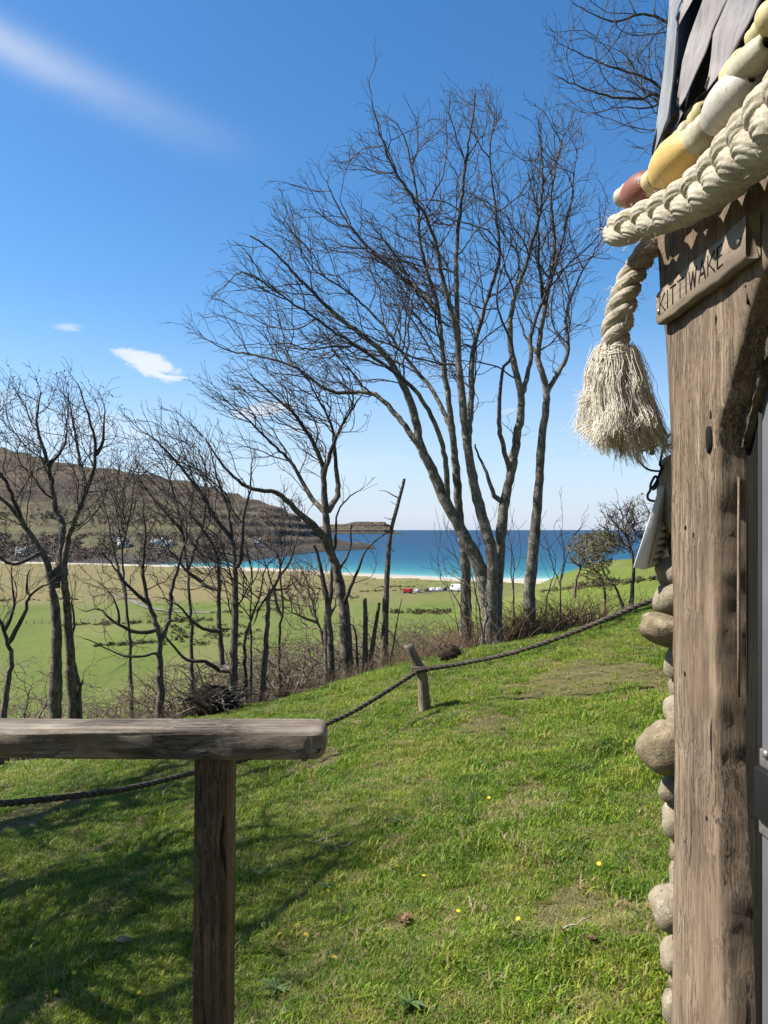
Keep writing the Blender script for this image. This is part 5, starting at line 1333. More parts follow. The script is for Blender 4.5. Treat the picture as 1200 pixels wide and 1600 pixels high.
rope_pts2 = [P(656, 1047, YS-.07), P(600, 1083, 6.5), P(550, 1113, 6.32), P(505, 1134, 6.15), P(420, 1175, 5.85), P(300, 1208, 5.4), P(200, 1232, 5.0), P(100, 1246, 4.65), P(0, 1256, 4.3), P(-120, 1262, 3.95), P(-260, 1262, 3.6)]
rt = thing('rope_fence', 'long dark twisted rope slung low across the lawn from the stake to both sides', 'rope', tuple(rope_pts2[0]))
for pl in (rope_pts, rope_pts2):
    ls = []; twisted(ls, [tuple(v) for v in pl], .0200, .15, 3, 6, .02)
    for s_ in ls: part('strand', s_.mesh('strand'), M_darkrope, rt)

e_ = rope_pts2[-1]; zg_ = gz(e_.x, e_.y); st_ = thing('fence_stake', 'weathered stake beyond the left edge holding the end of the dark rope', 'stake', (e_.x, e_.y, zg_))
mb = MB(); mb.tube([(e_.x-.03, e_.y, zg_-.15), (e_.x-.02, e_.y, zg_+.4), (e_.x, e_.y+.01, e_.z), (e_.x+.02, e_.y+.01, e_.z+.16)], [.05, .047, .043, .04], 10); part('shaft', mb.mesh('shaft'), M_stake, st_)
mb = MB(); a = np.linspace(0, 2*PI*2.2, 60); mb.tube(np.stack([e_.x+.058*np.cos(a), e_.y+.058*np.sin(a), e_.z-.02+.022*a/6.28], -1), .014, 6); part('rope_binding', mb.mesh('rope_binding'), M_darkrope, st_)

# ------------------------------------------------------------------ handrail
def slab(xs, yf, yb, zt, zb, seed, rnd=.012, sag=None):
    """long beam along X with worn rounded section and small waviness"""
    rg = np.random.default_rng(seed); n = 24; V = []; pr = []
    # rounded rectangle in (y,z), 0..1
    w, h = yb-yf, zt-zb
    for cx, cy, a0 in ((w/2-rnd, h/2-rnd, 0), (-w/2+rnd, h/2-rnd, PI/2), (-w/2+rnd, -h/2+rnd, PI), (w/2-rnd, -h/2+rnd, 1.5*PI)):
        for k in range(6): a = a0+k/5*PI/2; pr.append((cx+rnd*math.cos(a), cy+rnd*math.sin(a)))
    m = len(xs); yc, zc = (yf+yb)/2, (zt+zb)/2
    for i, x in enumerate(xs):
        e = min(1, math.sqrt(max(0, 1-(max(0, (x-(xs[-1]-.022))/.022))**2))*.35+.65) if x > xs[-1]-.022 else 1.0
        for j, (py, pz) in enumerate(pr):
            wv = .0022*math.sin(x*9+j*.6+seed)+.0014*math.sin(x*23+j*1.7)+rg.normal(0, .0004)
            V.append((x, yc+py*e*(1+wv*9), zc+pz*e*(1+wv*12)+(sag(x) if sag else 0)))
    k = len(pr); Q = [[i*k+j, (i+1)*k+j, (i+1)*k+(j+1) % k, i*k+(j+1) % k] for i in range(m-1) for j in range(k)]
    V += [(xs[0], yc, zc+(sag(xs[0]) if sag else 0)), (xs[-1]+.002, yc, zc+(sag(xs[-1]) if sag else 0))]
    T = [[m*k, j, (j+1) % k] for j in range(k)]+[[m*k+1, (m-1)*k+(j+1) % k, (m-1)*k+j] for j in range(k)]
    return mesh_np('beam', V, Q, T)
hr = thing('handrail', 'weathered grey timber handrail on a square post in the left foreground', 'handrail', (-.33, 1.6, -1.75))
xs = list(np.linspace(-2.3, -.155, 110))+list(np.linspace(-.150, -.121, 8))
part('rail', slab(np.array(xs), 1.545, 1.665, -.4065, -.461, 2, .0065, lambda x: -.0035*(x+.9)), M_rail, hr)
def post_mesh(x0, x1, y0, y1, z0, z1, seed):
    zs = np.linspace(z0, z1, 70); n = 0; pr = []; w, d, r = x1-x0, y1-y0, .005
    for cx, cy, a0 in ((w/2-r, d/2-r, 0), (-w/2+r, d/2-r, PI/2), (-w/2+r, -d/2+r, PI), (w/2-r, -d/2+r, 1.5*PI)):
        for k in range(4): a = a0+k/3*PI/2; pr.append((cx+r*math.cos(a), cy+r*math.sin(a)))
    V = [((x0+x1)/2+p[0]*(1+.012*math.sin(z*7+j))+(z-z1)*.006, (y0+y1)/2+p[1]*(1+.012*math.sin(z*5+j*2)), z) for z in zs for j, p in enumerate(pr)]; k = len(pr)
    Q = [[i*k+j, i*k+(j+1) % k, (i+1)*k+(j+1) % k, (i+1)*k+j] for i in range(len(zs)-1) for j in range(k)]
    return mesh_np('post', V, Q)
part('post', post_mesh(-.385, -.318, 1.555, 1.655, -1.85, -.4615, 3), M_railpost, hr)
mb = MB(); c = P(326, 1337, 1.553); mb.lathe([(-.004, .009), (.003, .009), (.005, .006), (.005, .0)], c, (0, -1, 0), 10); part('bolt', mb.mesh('bolt'), M_barkwood, hr)
mb = MB(); c = P(476, 1183, 1.545); mb.lathe([(-.004, .008), (.002, .008), (.003, .005), (.003, .0)], c, (0, -1, 0), 10); part('bolt', mb.mesh('bolt'), M_barkwood, hr)

# ------------------------------------------------------------------ the hut
XW = .615
hut = thing('hut', 'timber and beach-stone hut at the right edge with shingled roof and grey door', 'hut', (.9, 1.4, -1.45))
def yz(px, py, X=XW): v = PW(px, py, X); return v.y, v.z
# mortar wall core: runs away from the door post, hidden behind it
mb = MB(); mb.prism([(.685, 1.70, -1.9), (3.0, 6.6, -1.9), (4.6, 5.6, -1.9), (2.6, 1.2, -1.9), (.80, 1.62, -1.9)], (0, 0, 2.75))
wall = part('wall', mb.mesh('wall', False), M_mortar, hut)
def stone(px, py, rx, ry, mat, seed, Y=1.76, tip=0.0, rot=0.0, sq=2.3):
    """lumpy beach stone bedded in the wall; rx reaches left of its centre"""
    c = P(px, py, Y); k = Y/F; rg = np.random.default_rng(seed); n, m = 26, 18; V = []
    ph = rg.uniform(0, 6.28, 6)
    for i in range(m+1):
        for j in range(n):
            t = i/m*PI; a = j/n*2*PI
            d = np.array([math.sin(t)*math.cos(a), math.sin(t)*math.sin(a), math.cos(t)])
            den = (np.abs(d)**sq).sum()**(1/sq); e = d/den
            f = 1+.05*math.sin(3*e[0]+ph[0]+2*e[2])+.04*math.sin(4*e[2]+ph[1]+e[1]*3)+.02*math.sin(9*e[0]+7*e[2]+ph[2])
            x, y, z = e[0]*rx*.90*k*f, e[1]*max(rx, ry)*.85*k*f, e[2]*ry*k*f*(1+tip*e[0])
            cr, sr = math.cos(rot), math.sin(rot); x, z = x*cr-z*sr, x*sr+z*cr
            V.append((c.x+x, c.y+y, c.z+z))
    Q = [[i*n+j, i*n+(j+1) % n, (i+1)*n+(j+1) % n, (i+1)*n+j] for i in range(m) for j in range(n)]
    part('stone', mesh_np('stone', V, Q), mat, wall)
for i, s_ in enumerate([(1060, 893, 36, 27, M_stone, 1.77, .0, .2), (1055, 939, 38, 27, M_stone, 1.75, .0, -.1), (1050, 987, 56, 27, M_stone2, 1.74, -.0, -.22), (1056, 1036, 18, 26, M_stone3, 1.76, 0, 0),
                        (1062, 1115, 24, 32, M_stone3, 1.77, 0, .1), (1050, 1169, 56, 41, M_stone2, 1.73, .0, -.12), (1056, 1233, 27, 24, M_stone, 1.76, 0, 0), (1060, 1284, 28, 31, M_stone3, 1.77, 0, 0),
                        (1066, 1368, 21, 28, M_stone3, 1.77, 0, 0), (1056, 1421, 42, 38, M_stone3, 1.75, 0, .35), (1060, 1493, 29, 31, M_stone3, 1.77, 0, -.1), (1060, 1577, 27, 30, M_stone, 1.77, 0, 0), (1058, 1640, 26, 34, M_stone2, 1.77, 0, 0),
                        (1066, 1075, 22, 20, M_stone, 1.78, 0, 0), (1066, 1330, 22, 20, M_stone2, 1.78, 0, 0), (1066, 1535, 22, 18, M_stone2, 1.78, 0, 0), (1064, 850, 22, 24, M_stone2, 1.79, 0, 0), (1066, 1200, 24, 18, M_stone, 1.79, 0, 0)]):
    stone(s_[0], s_[1], s_[2], s_[3], s_[4], 200+i, s_[5], s_[6], s_[7])
stone(1064, 768, 25, 66, M_stone2, 240, 1.74, 0, 0, 4.0)

# door post: a natural slab with wandering edges, face parallel to the wall
def door_post():
    # rows at fixed heights on the face plane; left edge / right edge given in photo pixels
    Lp = [(300, 1020), (380, 1024), (470, 1028), (520, 1036), (600, 1040), (700, 1044), (800, 1046), (900, 1048), (1000, 1048), (1100, 1049), (1200, 1050), (1300, 1050), (1400, 1048), (1500, 1046), (1600, 1044), (1800, 1042)]
    Rp = [(150, 1240), (380, 1215), (437, 1184), (470, 1172), (519, 1159), (560, 1150), (600, 1139), (630, 1131), (662, 1121), (700, 1117), (760, 1116), (800, 1114), (900, 1116), (1000, 1115), (1100, 1117), (1200, 1117), (1300, 1121), (1400, 1126), (1500, 1128), (1600, 1132), (1800, 1136)]
    L = np.array([yz(x, y) for y, x in Lp]); R = np.array([yz(x, y) for y, x in Rp])
    zs = np.arange(-1.80, .76, .012); m = len(zs)
    yl = np.interp(zs, L[::-1, 1], L[::-1, 0]); yr = np.interp(zs, R[::-1, 1], R[::-1, 0])
    rg = np.random.default_rng(9)
    yl = yl+.003*fbm(zs, zs*0, .12, 3); yr = yr+.0035*fbm(zs, zs*0+3, .07, 4, seed=3)
    nf, nn = 26, 9; V = []; K = nf+nn+3
    for i in range(m):
        z = zs[i]
        for j in range(nf):
            t = j/(nf-1); y = yl[i]+(yr[i]-yl[i])*t
            g = float(fbm(y*1.0, z*.06, .012, 3, seed=5))*.0011+float(fbm(y, z*.25, .06, 3, seed=6))*.0022
            ed = .006*max(0, 1-t/.08)**2+.005*max(0, (t-.94)/.06)**2
            V.append((XW+g+ed, y, z))
        for j in range(1, nn+1):      # side towards the door
            t = j/nn; x = XW+.005+.095*t
            V.append((x, yr[i]-.012*math.sin(t*PI*.55)-.0028*float(fbm(x, z*.5, .035, 4, .6, seed=7)), z))
        V += [(XW+.11, yr[i]+.06, z), (XW+.12, yl[i]-.02, z), (XW+.05, yl[i]+.006, z)]
    V = np.array(V)
    Q = [[i*K+j, (i+1)*K+j, (i+1)*K+(j+1) % K, i*K+(j+1) % K] for i in range(m-1) for j in range(K)]
    T = [[(m-1)*K, (m-1)*K+j+1, (m-1)*K+j+2] for j in range(K-2)]
    part('door_post', mesh_np('door_post', V, Q, T), M_post, hut)
door_post()
# rot hole and nail holes in the post face
def post_mark(px, py, rx, ry, seed):
    c = PW(px, py, XW-.0015); k = c.y/F; rg = np.random.default_rng(seed)
    pts = []
    for j in range(12):
        a = j/12*2*PI; f = 1+rg.normal(0, .12)
        pts.append((c.x, c.y-rx*f*math.cos(a)*k*c.y/XW*.9, c.z+ry*f*math.sin(a)*k))
    mb = MB(); mb.prism(pts, (.004, 0, 0)); return mb
mb = MB()
for a in [(1107, 686, 5.5, 22, 1), (1110, 648, 1.3, 7, 2), (1070, 824, 1.2, 3, 3), (1083, 836, 1.2, 4, 4), (1070, 1053, 1.4, 4, 5), (1104, 1279, 1.6, 4, 6), (1070, 1315, 1.2, 3, 7), (1164, 445, 1.2, 4, 8), (1167, 468, 1.0, 9, 9), (1118, 500, .8, 8, 10)]:
    q = post_mark(*a); mb.add(np.vstack(q.V), np.vstack(q.Q), np.vstack(q.T))
part('knot_hole', mb.mesh('knot_hole', False), M_hole, hut, kind='stuff')
# bark-covered brace in the angle above the door
def brace():
    pts = [(1152, 700), (1140, 660), (1152, 610), (1168, 540), (1184, 470), (1200, 425), (1300, 380), (1300, 470), (1215, 500), (1196, 540), (1182, 610), (1170, 660), (1162, 700)]
    poly = [PW(a, b, .655) for a, b in pts]; mb = MB(); mb.prism([tuple(v) for v in poly], (.07, 0, 0))
    o = part('brace', mb.mesh('brace', False), M_barkwood, hut)
    sd = o.modifiers.new('sub', 'SUBSURF'); sd.levels = sd.render_levels = 3; sd.subdivision_type = 'SIMPLE'
    tx = bpy.data.textures.new('bark_clouds', 'CLOUDS'); tx.noise_scale = .03
    dm = o.modifiers.new('disp', 'DISPLACE'); dm.texture = tx; dm.strength = .02
    for i, (a, b) in enumerate([(1168, 520), (1180, 535), (1177, 570), (1162, 588), (1150, 582), (1190, 460)]):
        c = PW(a, b, .648); mb = MB(); n = 8
        mb.lathe([(-.009, .001), (-.007, .007), (0, .010), (.006, .007), (.009, .001)], c, (1, .3, .2*i), 8, .15, i); part('bark_knob', mb.mesh('bark_knob'), M_post, hut)
brace()
def hbox(name, x0, x1, y0, y1, z0, z1, mat, root=hut, bv=.003):
    mb = MB(); mb.box(((x0+x1)/2, (y0+y1)/2, (z0+z1)/2), (x1-x0, y1-y0, z1-z0)); o = part(name, mb.mesh(name, False), mat, root)
    if bv: bevel(o, bv)
    return o
hbox('lintel', .665, .80, .2, 1.36, .44, .78, M_dark)
hbox('door_frame', .690, .76, 1.422, 1.50, -1.75, .44, M_dark)
hbox('door_frame', .668, .75, 1.374, 1.4205, -1.75, .44, M_dark)
hbox('seal', .6685, .70, 1.3712, 1.3737, -1.75, .44, M_black, bv=0)
door = hbox('door', .674, .72, .45, 1.371, -1.74, .435, M_door)
part('threshold', (lambda q: (q.box((.8, .9, -1.8), (.35, 1.1, .1)), q)[1])(MB()).mesh('threshold', False), M_dark, hut)
# light through the gap by the post, put in as a pale strip
mb = MB(); mb.prism([tuple(PW(a, b, .650)) for a, b in [(1152.5, 745), (1153.5, 830), (1153.5, 1000), (1153.5, 1090), (1152, 1060), (1151.5, 950), (1152, 820)]], (.004, 0, 0)); part('gap_light_strip', mb.mesh('gap_light_strip', False), M_sign, hut)
# door latch
def lbox(px0, py0, px1, py1, X, t, name, mat):
    a = PW(px0, py0, X); b = PW(px1, py1, X); zs = (HY-py0)/F*a.y, (HY-py1)/F*a.y
    mb = MB(); mb.box((X-t/2, (a.y+b.y)/2, sum(zs)/2), (t, abs(a.y-b.y), abs(zs[0]-zs[1]))); o = link(name, mb.mesh(name, False), mat, None)
    o.data.transform(Matrix.Translation(-Vector(hut.location))); o.parent = door; bevel(o, .003); return o
lbox(1191, 1168, 1240, 1196, .674, .006, 'latch_plate', M_metal); lbox(1193, 1196, 1225, 1275, .674, .018, 'latch', M_black); lbox(1190, 1268, 1240, 1300, .674, .006, 'latch_plate', M_metal)
c = PW(1197, 1178, .667); mb = MB(); mb.lathe([(0, .0075), (.004, .0065), (.005, .0)], c, (-1, 0, 0), 10); o = link('latch_screw', mb.mesh('latch_screw'), M_metal, None); o.data.transform(Matrix.Translation(-Vector(hut.location))); o.parent = door

# roof: steep underlay hung with split shingles
def roof_pt(px, py, lift=0.0):
    a, bb = (px-CX)/F, (HY-py)/F; Y = (.44-lift)/(a-.2*bb); return Vector((a*Y, Y, bb*Y))
roof = thing('roof_tmp', '', '')
del roof['label'], roof['category']
roof.name = 'roof'; roof.parent = hut; roof.location = (0, 0, 0)
def rpart(name, me, mat):
    me.transform(Matrix.Translation(-Vector(hut.location))); return link(name, me, mat, roof)
mb = MB(); mb.prism([(.60+.2*(z-.8), y, z) for y, z in ((1.745, .80), (1.745, 1.75), (.5, 1.75), (.5, .74))], (.05, .0, .01)); rpart('underlay', mb.mesh('underlay', False), M_roofback)
SH = [([(1048, -60), (1069, -60), (1066, 0), (1054, 29), (1058, 36), (1051, 128), (1043, 187), (1019, 248), (1017, 242), (1025, 198), (1037, 111), (1045, 17)], M_sh2, .030),
      ([(1060, 41), (1083, 0), (1105, -60), (1078, -60), (1067, 0), (1056, 29)], M_sh1, .024),
      ([(1098, 0), (1118, -60), (1165, -60), (1139, 0), (1114, 50), (1101, 88), (1072, 152), (1061, 169), (1056, 166), (1059, 146), (1066, 96), (1076, 60)], M_sh1, .022),
      ([(1054, 137), (1058, 111), (1064, 96), (1060, 120), (1055, 146)], M_sh1, .016),
      ([(1137, 0), (1160, -60), (1225, -60), (1190, 0), (1174, 32), (1156, 67), (1136, 102), (1113, 131), (1104, 143), (1099, 140), (1107, 117), (1111, 88), (1114, 52)], M_sh1, .028),
      ([(1057, 169), (1069, 175), (1054, 203), (1037, 226), (1022, 246), (1027, 222), (1041, 200)], M_sh1, .016),
      ([(1101, 143), (1113, 143), (1098, 163), (1083, 187), (1055, 210), (1072, 175), (1089, 152)], M_sh2, .004),
      ([(1197, 118), (1215, 140), (1156, 205), (1120, 215), (1150, 176), (1178, 145)], M_sh3, -.03),
      ([(1225, -10), (1260, -60), (1330, -60), (1280, 20), (1240, 80), (1205, 100), (1212, 50)], M_sh1, .022)]
for i, (poly, mt, lift) in enumerate(SH):
    # fill the outline as a curved strip: rows between the left and right side, cupped across
    pp = np.array(poly, float); ys = np.linspace(pp[:, 1].min()+.5, pp[:, 1].max()-.5, 26); rows = []
    for y in ys:
        xs_ = []
        for a, b in zip(pp, np.roll(pp, -1, 0)):
            if (a[1] > y) != (b[1] > y): xs_.append(a[0]+(y-a[1])/(b[1]-a[1])*(b[0]-a[0]))
        xs_ = sorted(xs_); rows.append((y, xs_[0], max(xs_[-1], xs_[0]+.6)))
    V = []; nc = 7; rg = np.random.default_rng(300+i)
    for li in (0, -.007):
        for r_i, (y, x0, x1) in enumerate(rows):
            for c_ in range(nc):
                t = c_/(nc-1); cup = .006*math.sin(t*PI)+.003*math.sin(r_i*.5+i)
                V.append(tuple(roof_pt(x0+(x1-x0)*t, y, lift+li-cup+.010*(r_i/25.))))
    m = len(rows); Q = []; o2 = m*nc
    for r_i in range(m-1):
        for c_ in range(nc-1):
            a = r_i*nc+c_; Q.append([a, a+1, a+nc+1, a+nc]); Q.append([o2+a, o2+a+nc, o2+a+nc+1, o2+a+1])
        a = r_i*nc; Q.append([a, a+nc, o2+a+nc, o2+a]); a += nc-1; Q.append([a, o2+a, o2+a+nc, a+nc])
    for c_ in range(nc-1):
        Q.append([c_, o2+c_, o2+c_+1, c_+1]); a = (m-1)*nc+c_; Q.append([a, a+1, o2+a+1, o2+a])
    rpart('shingle', mesh_np('shingle', V, Q), mt)

# ------------------------------------------------------------------ name board KITTIWAKE
sg = thing('name_board', 'narrow carved wooden name board reading KITTIWAKE on the hut post', 'sign', tuple(PW(1100, 440, .60)))
XS = .590
mb = MB()
yA, yB = 1.672, 1.252; z0, z1 = .4415, .515
prof = [(XS+.024, z0), (XS+.004, z0-.001), (XS, z0+.006), (XS, z1-.004), (XS+.004, z1), (XS+.024, z1)]
ny = 50; V = []
for i in range(ny):
    y = yA+(yB-yA)*i/(ny-1)
    for x, z in prof:
        e = max(0, 1-i/2.5)
        V.append((x+.0006*math.sin(y*130)+e*.002*(x < XS+.01), y, z+.0014*math.sin(y*31)+.0008*math.sin(y*87)+(z0+z1)/2*0+e*e*.010*(1 if z < .47 else -1)*.6))
k = len(prof); Q = [[i*k+j, (i+1)*k+j, (i+1)*k+(j+1) % k, i*k+(j+1) % k] for i in range(ny-1) for j in range(k)]
T = [[0, j+1, j+2] for j in range(k-2)]+[[(ny-1)*k, (ny-1)*k+j+2, (ny-1)*k+j+1] for j in range(k-2)]
part('board', mesh_np('board', V, [q[::-1] for q in Q], T, smooth=False), M_sign, sg)
STK = {'K': [((0, 0), (0, 1)), ((0, .42), (.62, 1)), ((.12, .52), (.66, 0))], 'I': [((.1, 0), (.1, 1))], 'T': [((.33, 0), (.33, 1)), ((0, 1), (.68, .98))],
       'W': [((0, 1), (.2, 0)), ((.2, 0), (.42, .85)), ((.42, .85), (.62, 0)), ((.62, 0), (.84, 1))], 'A': [((0, 0), (.34, 1)), ((.34, 1), (.68, 0)), ((.12, .36), (.56, .36))],
       'E': [((0, 0), (0, 1)), ((0, 1), (.5, 1)), ((0, .52), (.42, .52)), ((0, 0), (.52, 0))]}
adv = {'K': .95, 'I': .45, 'T': .95, 'W': 1.12, 'A': .95, 'E': .85}
word = 'KITTIWAKE'; tot = sum(adv[c] for c in word)-.3; u = .305/tot; hh = .036; pen = 1.640; zb = .462
for ci, ch in enumerate(word):
    mb = MB()
    for (a, b) in STK[ch]:
        A = np.array([XS-.0014, pen-a[0]*u, zb+a[1]*hh]); B = np.array([XS-.0014, pen-b[0]*u, zb+b[1]*hh]); d = (B-A)/np.linalg.norm(B-A); s = np.cross(d, (1, 0, 0))*.0014
        A, B = A-d*.001, B+d*.001
        mb.prism([tuple(A-s), tuple(A+s*1.1), tuple(B+s*.8), tuple(B-s*.8)], (.0030, 0, 0))
    part('letter', mb.mesh('letter', False), M_letter, sg)
    pen -= adv[ch]*u
for (px, py) in [(1154, 377), (1029, 487)]:
    c = PW(px, py, XS-.001); mb = MB(); mb.lathe([(0, .006), (.002, .0055), (.003, .003), (.003, 0)], c, (-1, 0, 0), 10); part('screw', mb.mesh('screw'), M_metal, sg)

# ------------------------------------------------------------------ plaited rope over the door, its frayed tail, and the string of floats
def strand_relief(r, a, sl, k, lobes=13, lay=.16):
    """yarns lying round a strand as slanted ridges, with some slack and uneven wear"""
    th = a[None]*lobes-sl[:, None]/lay*2*PI*lobes*.55
    th = th+1.2*fbm(a[None]*1.5+k*5, sl[:, None]*16, .9, 3, seed=k)
    g = (.5+.5*np.cos(th))**.6
    return r[:, None]*(.90+.125*g+.05*fbm(np.cos(a)[None]*2+k, sl[:, None]*11+np.sin(a)[None]*2, 1.0, 3, seed=k+3))
def braid(path, width, pitch, name, label, mat, loc):
    q = resample(np.asarray(path, float), .004); m = len(q); s = np.r_[0, np.cumsum(np.linalg.norm(np.diff(q, axis=0), axis=1))]
    d = np.gradient(q, axis=0); d /= np.linalg.norm(d, axis=1)[:, None]
    # U lies in the wall plane (across the rope), W stands out from the wall
    out = np.array((-.75, -.65, -.05)); U = np.cross(d, out); U /= np.linalg.norm(U, axis=1)[:, None]; W = np.cross(U, d)
    w = np.interp(np.linspace(0, 1, m), np.linspace(0, 1, len(width)), width)
    root = thing(name, label, 'rope', loc)
    for k in range(3):
        ph = s/pitch*2*PI+k*2*PI/3
        c = q+(w*.37*np.sin(ph))[:, None]*U+(w*.33*np.sin(2*ph))[:, None]*W
        dd = np.gradient(c, axis=0); dd /= np.linalg.norm(dd, axis=1)[:, None]
        u0 = np.cross(dd, np.array((.2, .5, .84))); u0 /= np.linalg.norm(u0, axis=1)[:, None]; w0 = np.cross(dd, u0)
        n = 64; a = np.arange(n)/n*2*PI; sl = np.r_[0, np.cumsum(np.linalg.norm(np.diff(c, axis=0), axis=1))]
        rr = strand_relief(w*.298*(1+.20*np.sin(ph*2)), a, sl, k)
        V = c[:, None]+rr[..., None]*(np.cos(a)[None, :, None]*u0[:, None]+np.sin(a)[None, :, None]*w0[:, None])
        i = np.arange(m-1)[:, None]*n; j = np.arange(n)[None]; kk = (j+1) % n
        Q = np.stack([i+j, i+kk, i+n+kk, i+n+j], -1).reshape(-1, 4)
        V = np.vstack([V.reshape(-1, 3), c[0], c[-1]]); T = [[m*n, (jj+1) % n, jj] for jj in range(n)]+[[m*n+1, (m-1)*n+jj, (m-1)*n+(jj+1) % n] for jj in range(n)]
        part('strand', mesh_np('strand', V, Q, T), mat, root)
    return root
bp = [P(1056, 358, 1.88), P(1012, 358, 1.83), P(974, 358, 1.76), P(968, 362, 1.67), P(996, 351, 1.595), P(1060, 325, 1.43), P(1112, 292, 1.305), P(1156, 250, 1.185), P(1195, 213, 1.085), P(1250, 157, .97), P(1330, 80, .84)]
braid([tuple(v) for v in bp], [.042, .045, .048, .053, .059, .064, .068, .072, .072], .225, 'plaited_rope', 'thick pale plaited rope slung over the door of the hut', M_rope, tuple(bp[4]))
# loose fuzz along the plait
tail = thing('rope_tail', 'frayed hanging rope end with a bushy pale tassel at the hut corner', 'rope', tuple(P(1000, 400, 1.74)))
tp = [P(1052, 352, 1.86), P(1030, 372, 1.80), P(1008, 398, 1.76), P(984, 440, 1.735), P(970, 485, 1.73), P(962, 525, 1.73), P(960, 556, 1.73)]
ls = []; twisted(ls, [tuple(v) for v in tp], np.array([.024, .025, .026, .027, .030, .033, .029]), .12, 3, 40, .004, 1)
for s_ in ls: part('strand', s_.mesh('strand'), M_ropetail, tail)
def tassel():
    rng = np.random.default_rng(77); mb = MB(); Y = 1.73; k = Y/F
    locks = []
    for i in range(60):
        r = math.sqrt(rng.random())*1.0; a = rng.uniform(0, 6.28)
        ey = 703-10*r**2+rng.normal(0, 7)-max(0, -math.cos(a))*r*10-(rng.uniform(15, 80) if rng.random() < .14 else 0)
        locks.append((r, a, ey, rng.normal(0, .010, 3), rng.uniform(0, 6.28), rng.uniform(.003, .013), rng.uniform(1.5, 4.5)))
    for i in range(5200):
        r, a, ey, off, ph, amp, fr = locks[rng.integers(len(locks))]
        r = abs(r+rng.normal(0, .09)); a = a+rng.normal(0, .16); end_y = ey-10+rng.normal(0, 4)
        p0 = np.array(P(962+rng.normal(0, 8), 545+rng.uniform(-8, 22), Y))+np.array([math.cos(a)*.024*r, math.sin(a)*.024*r, 0])
        spread = np.array([math.cos(a)*r*(64 if math.cos(a) < 0 else 58)*k+6*k, math.sin(a)*r*52*k, 0])+off*np.array([1, 1, 0])
        p3 = np.array(P(970, end_y, Y))+spread
        out = spread*rng.uniform(.55, 1.0)
        p1 = p0+out*.38+np.array([0, 0, -.03]); p2 = np.array(P(968, (end_y+560)/2+10, Y))+out*.80
        m = 11; t = np.linspace(0, 1, m)[:, None]
        c = (1-t)**3*p0+3*(1-t)**2*t*p1+3*(1-t)*t**2*p2+t**3*p3
        wv = amp*np.sin(ph+fr*t*4+np.array([[0, 1.6, 3.0]]))*t
        wob = np.cumsum(rng.normal(0, .0018, (m, 3)), 0)
        c = c+wv+wob*t
        if rng.random() < .35: c[-3:] += rng.normal(0, .010, 3)*np.array([[.3], [.7], [1]])
        mb.tube(c, np.linspace(1, .5, m)*rng.uniform(.0005, .0011), 3, cap=False)
    # binding loop near the top and fly-away hairs
    for i in range(70):
        a0 = rng.uniform(0, 6.28); t = np.linspace(0, rng.uniform(1.5, 4), 14); R_ = .036+rng.normal(0, .003)
        cz = np.array(P(962, 556+rng.normal(0, 5), Y)); c = np.stack([cz[0]+R_*np.cos(a0+t), cz[1]+R_*np.sin(a0+t), cz[2]+.008*np.sin(t*1.1+i)-.004*t], -1)
        mb.tube(c, .0014, 3, cap=False)
    for i in range(150):
        u = rng.random(); j = rng.integers(1, len(tp)-1); b = np.array(tp[j])*(1-u)+np.array(tp[j-1])*u; d = rng.normal(0, 1, 3); d /= np.linalg.norm(d); b = b+d*.034
        c = np.array([b, b+d*.008+rng.normal(0, .003, 3), b+d*.013+rng.normal(0, .007, 3)+np.array([0, 0, -.004])]); mb.tube(c, [.0004, .0004, .0002], 3, cap=False)
    part('tassel', mb.mesh('tassel'), M_fray, tail, kind='stuff')
tassel()
# fuzz on plait as its own joined part
def fuzz():
    rng = np.random.default_rng(78); mb = MB(); pl = resample(np.array([tuple(v) for v in bp]), .01)
    for i in range(520):
        b = pl[rng.integers(len(pl))]; d = rng.normal(0, 1, 3); d /= np.linalg.norm(d); b = b+d*.042
        c = np.array([b, b+d*.006+rng.normal(0, .003, 3), b+d*.010+rng.normal(0, .006, 3)]); mb.tube(c, [.0003, .0003, .0002], 3, cap=False)
    o = bpy.data.objects['plaited_rope']; part('loose_fibre', mb.mesh('loose_fibre'), M_fray, o, kind='stuff')
fuzz()

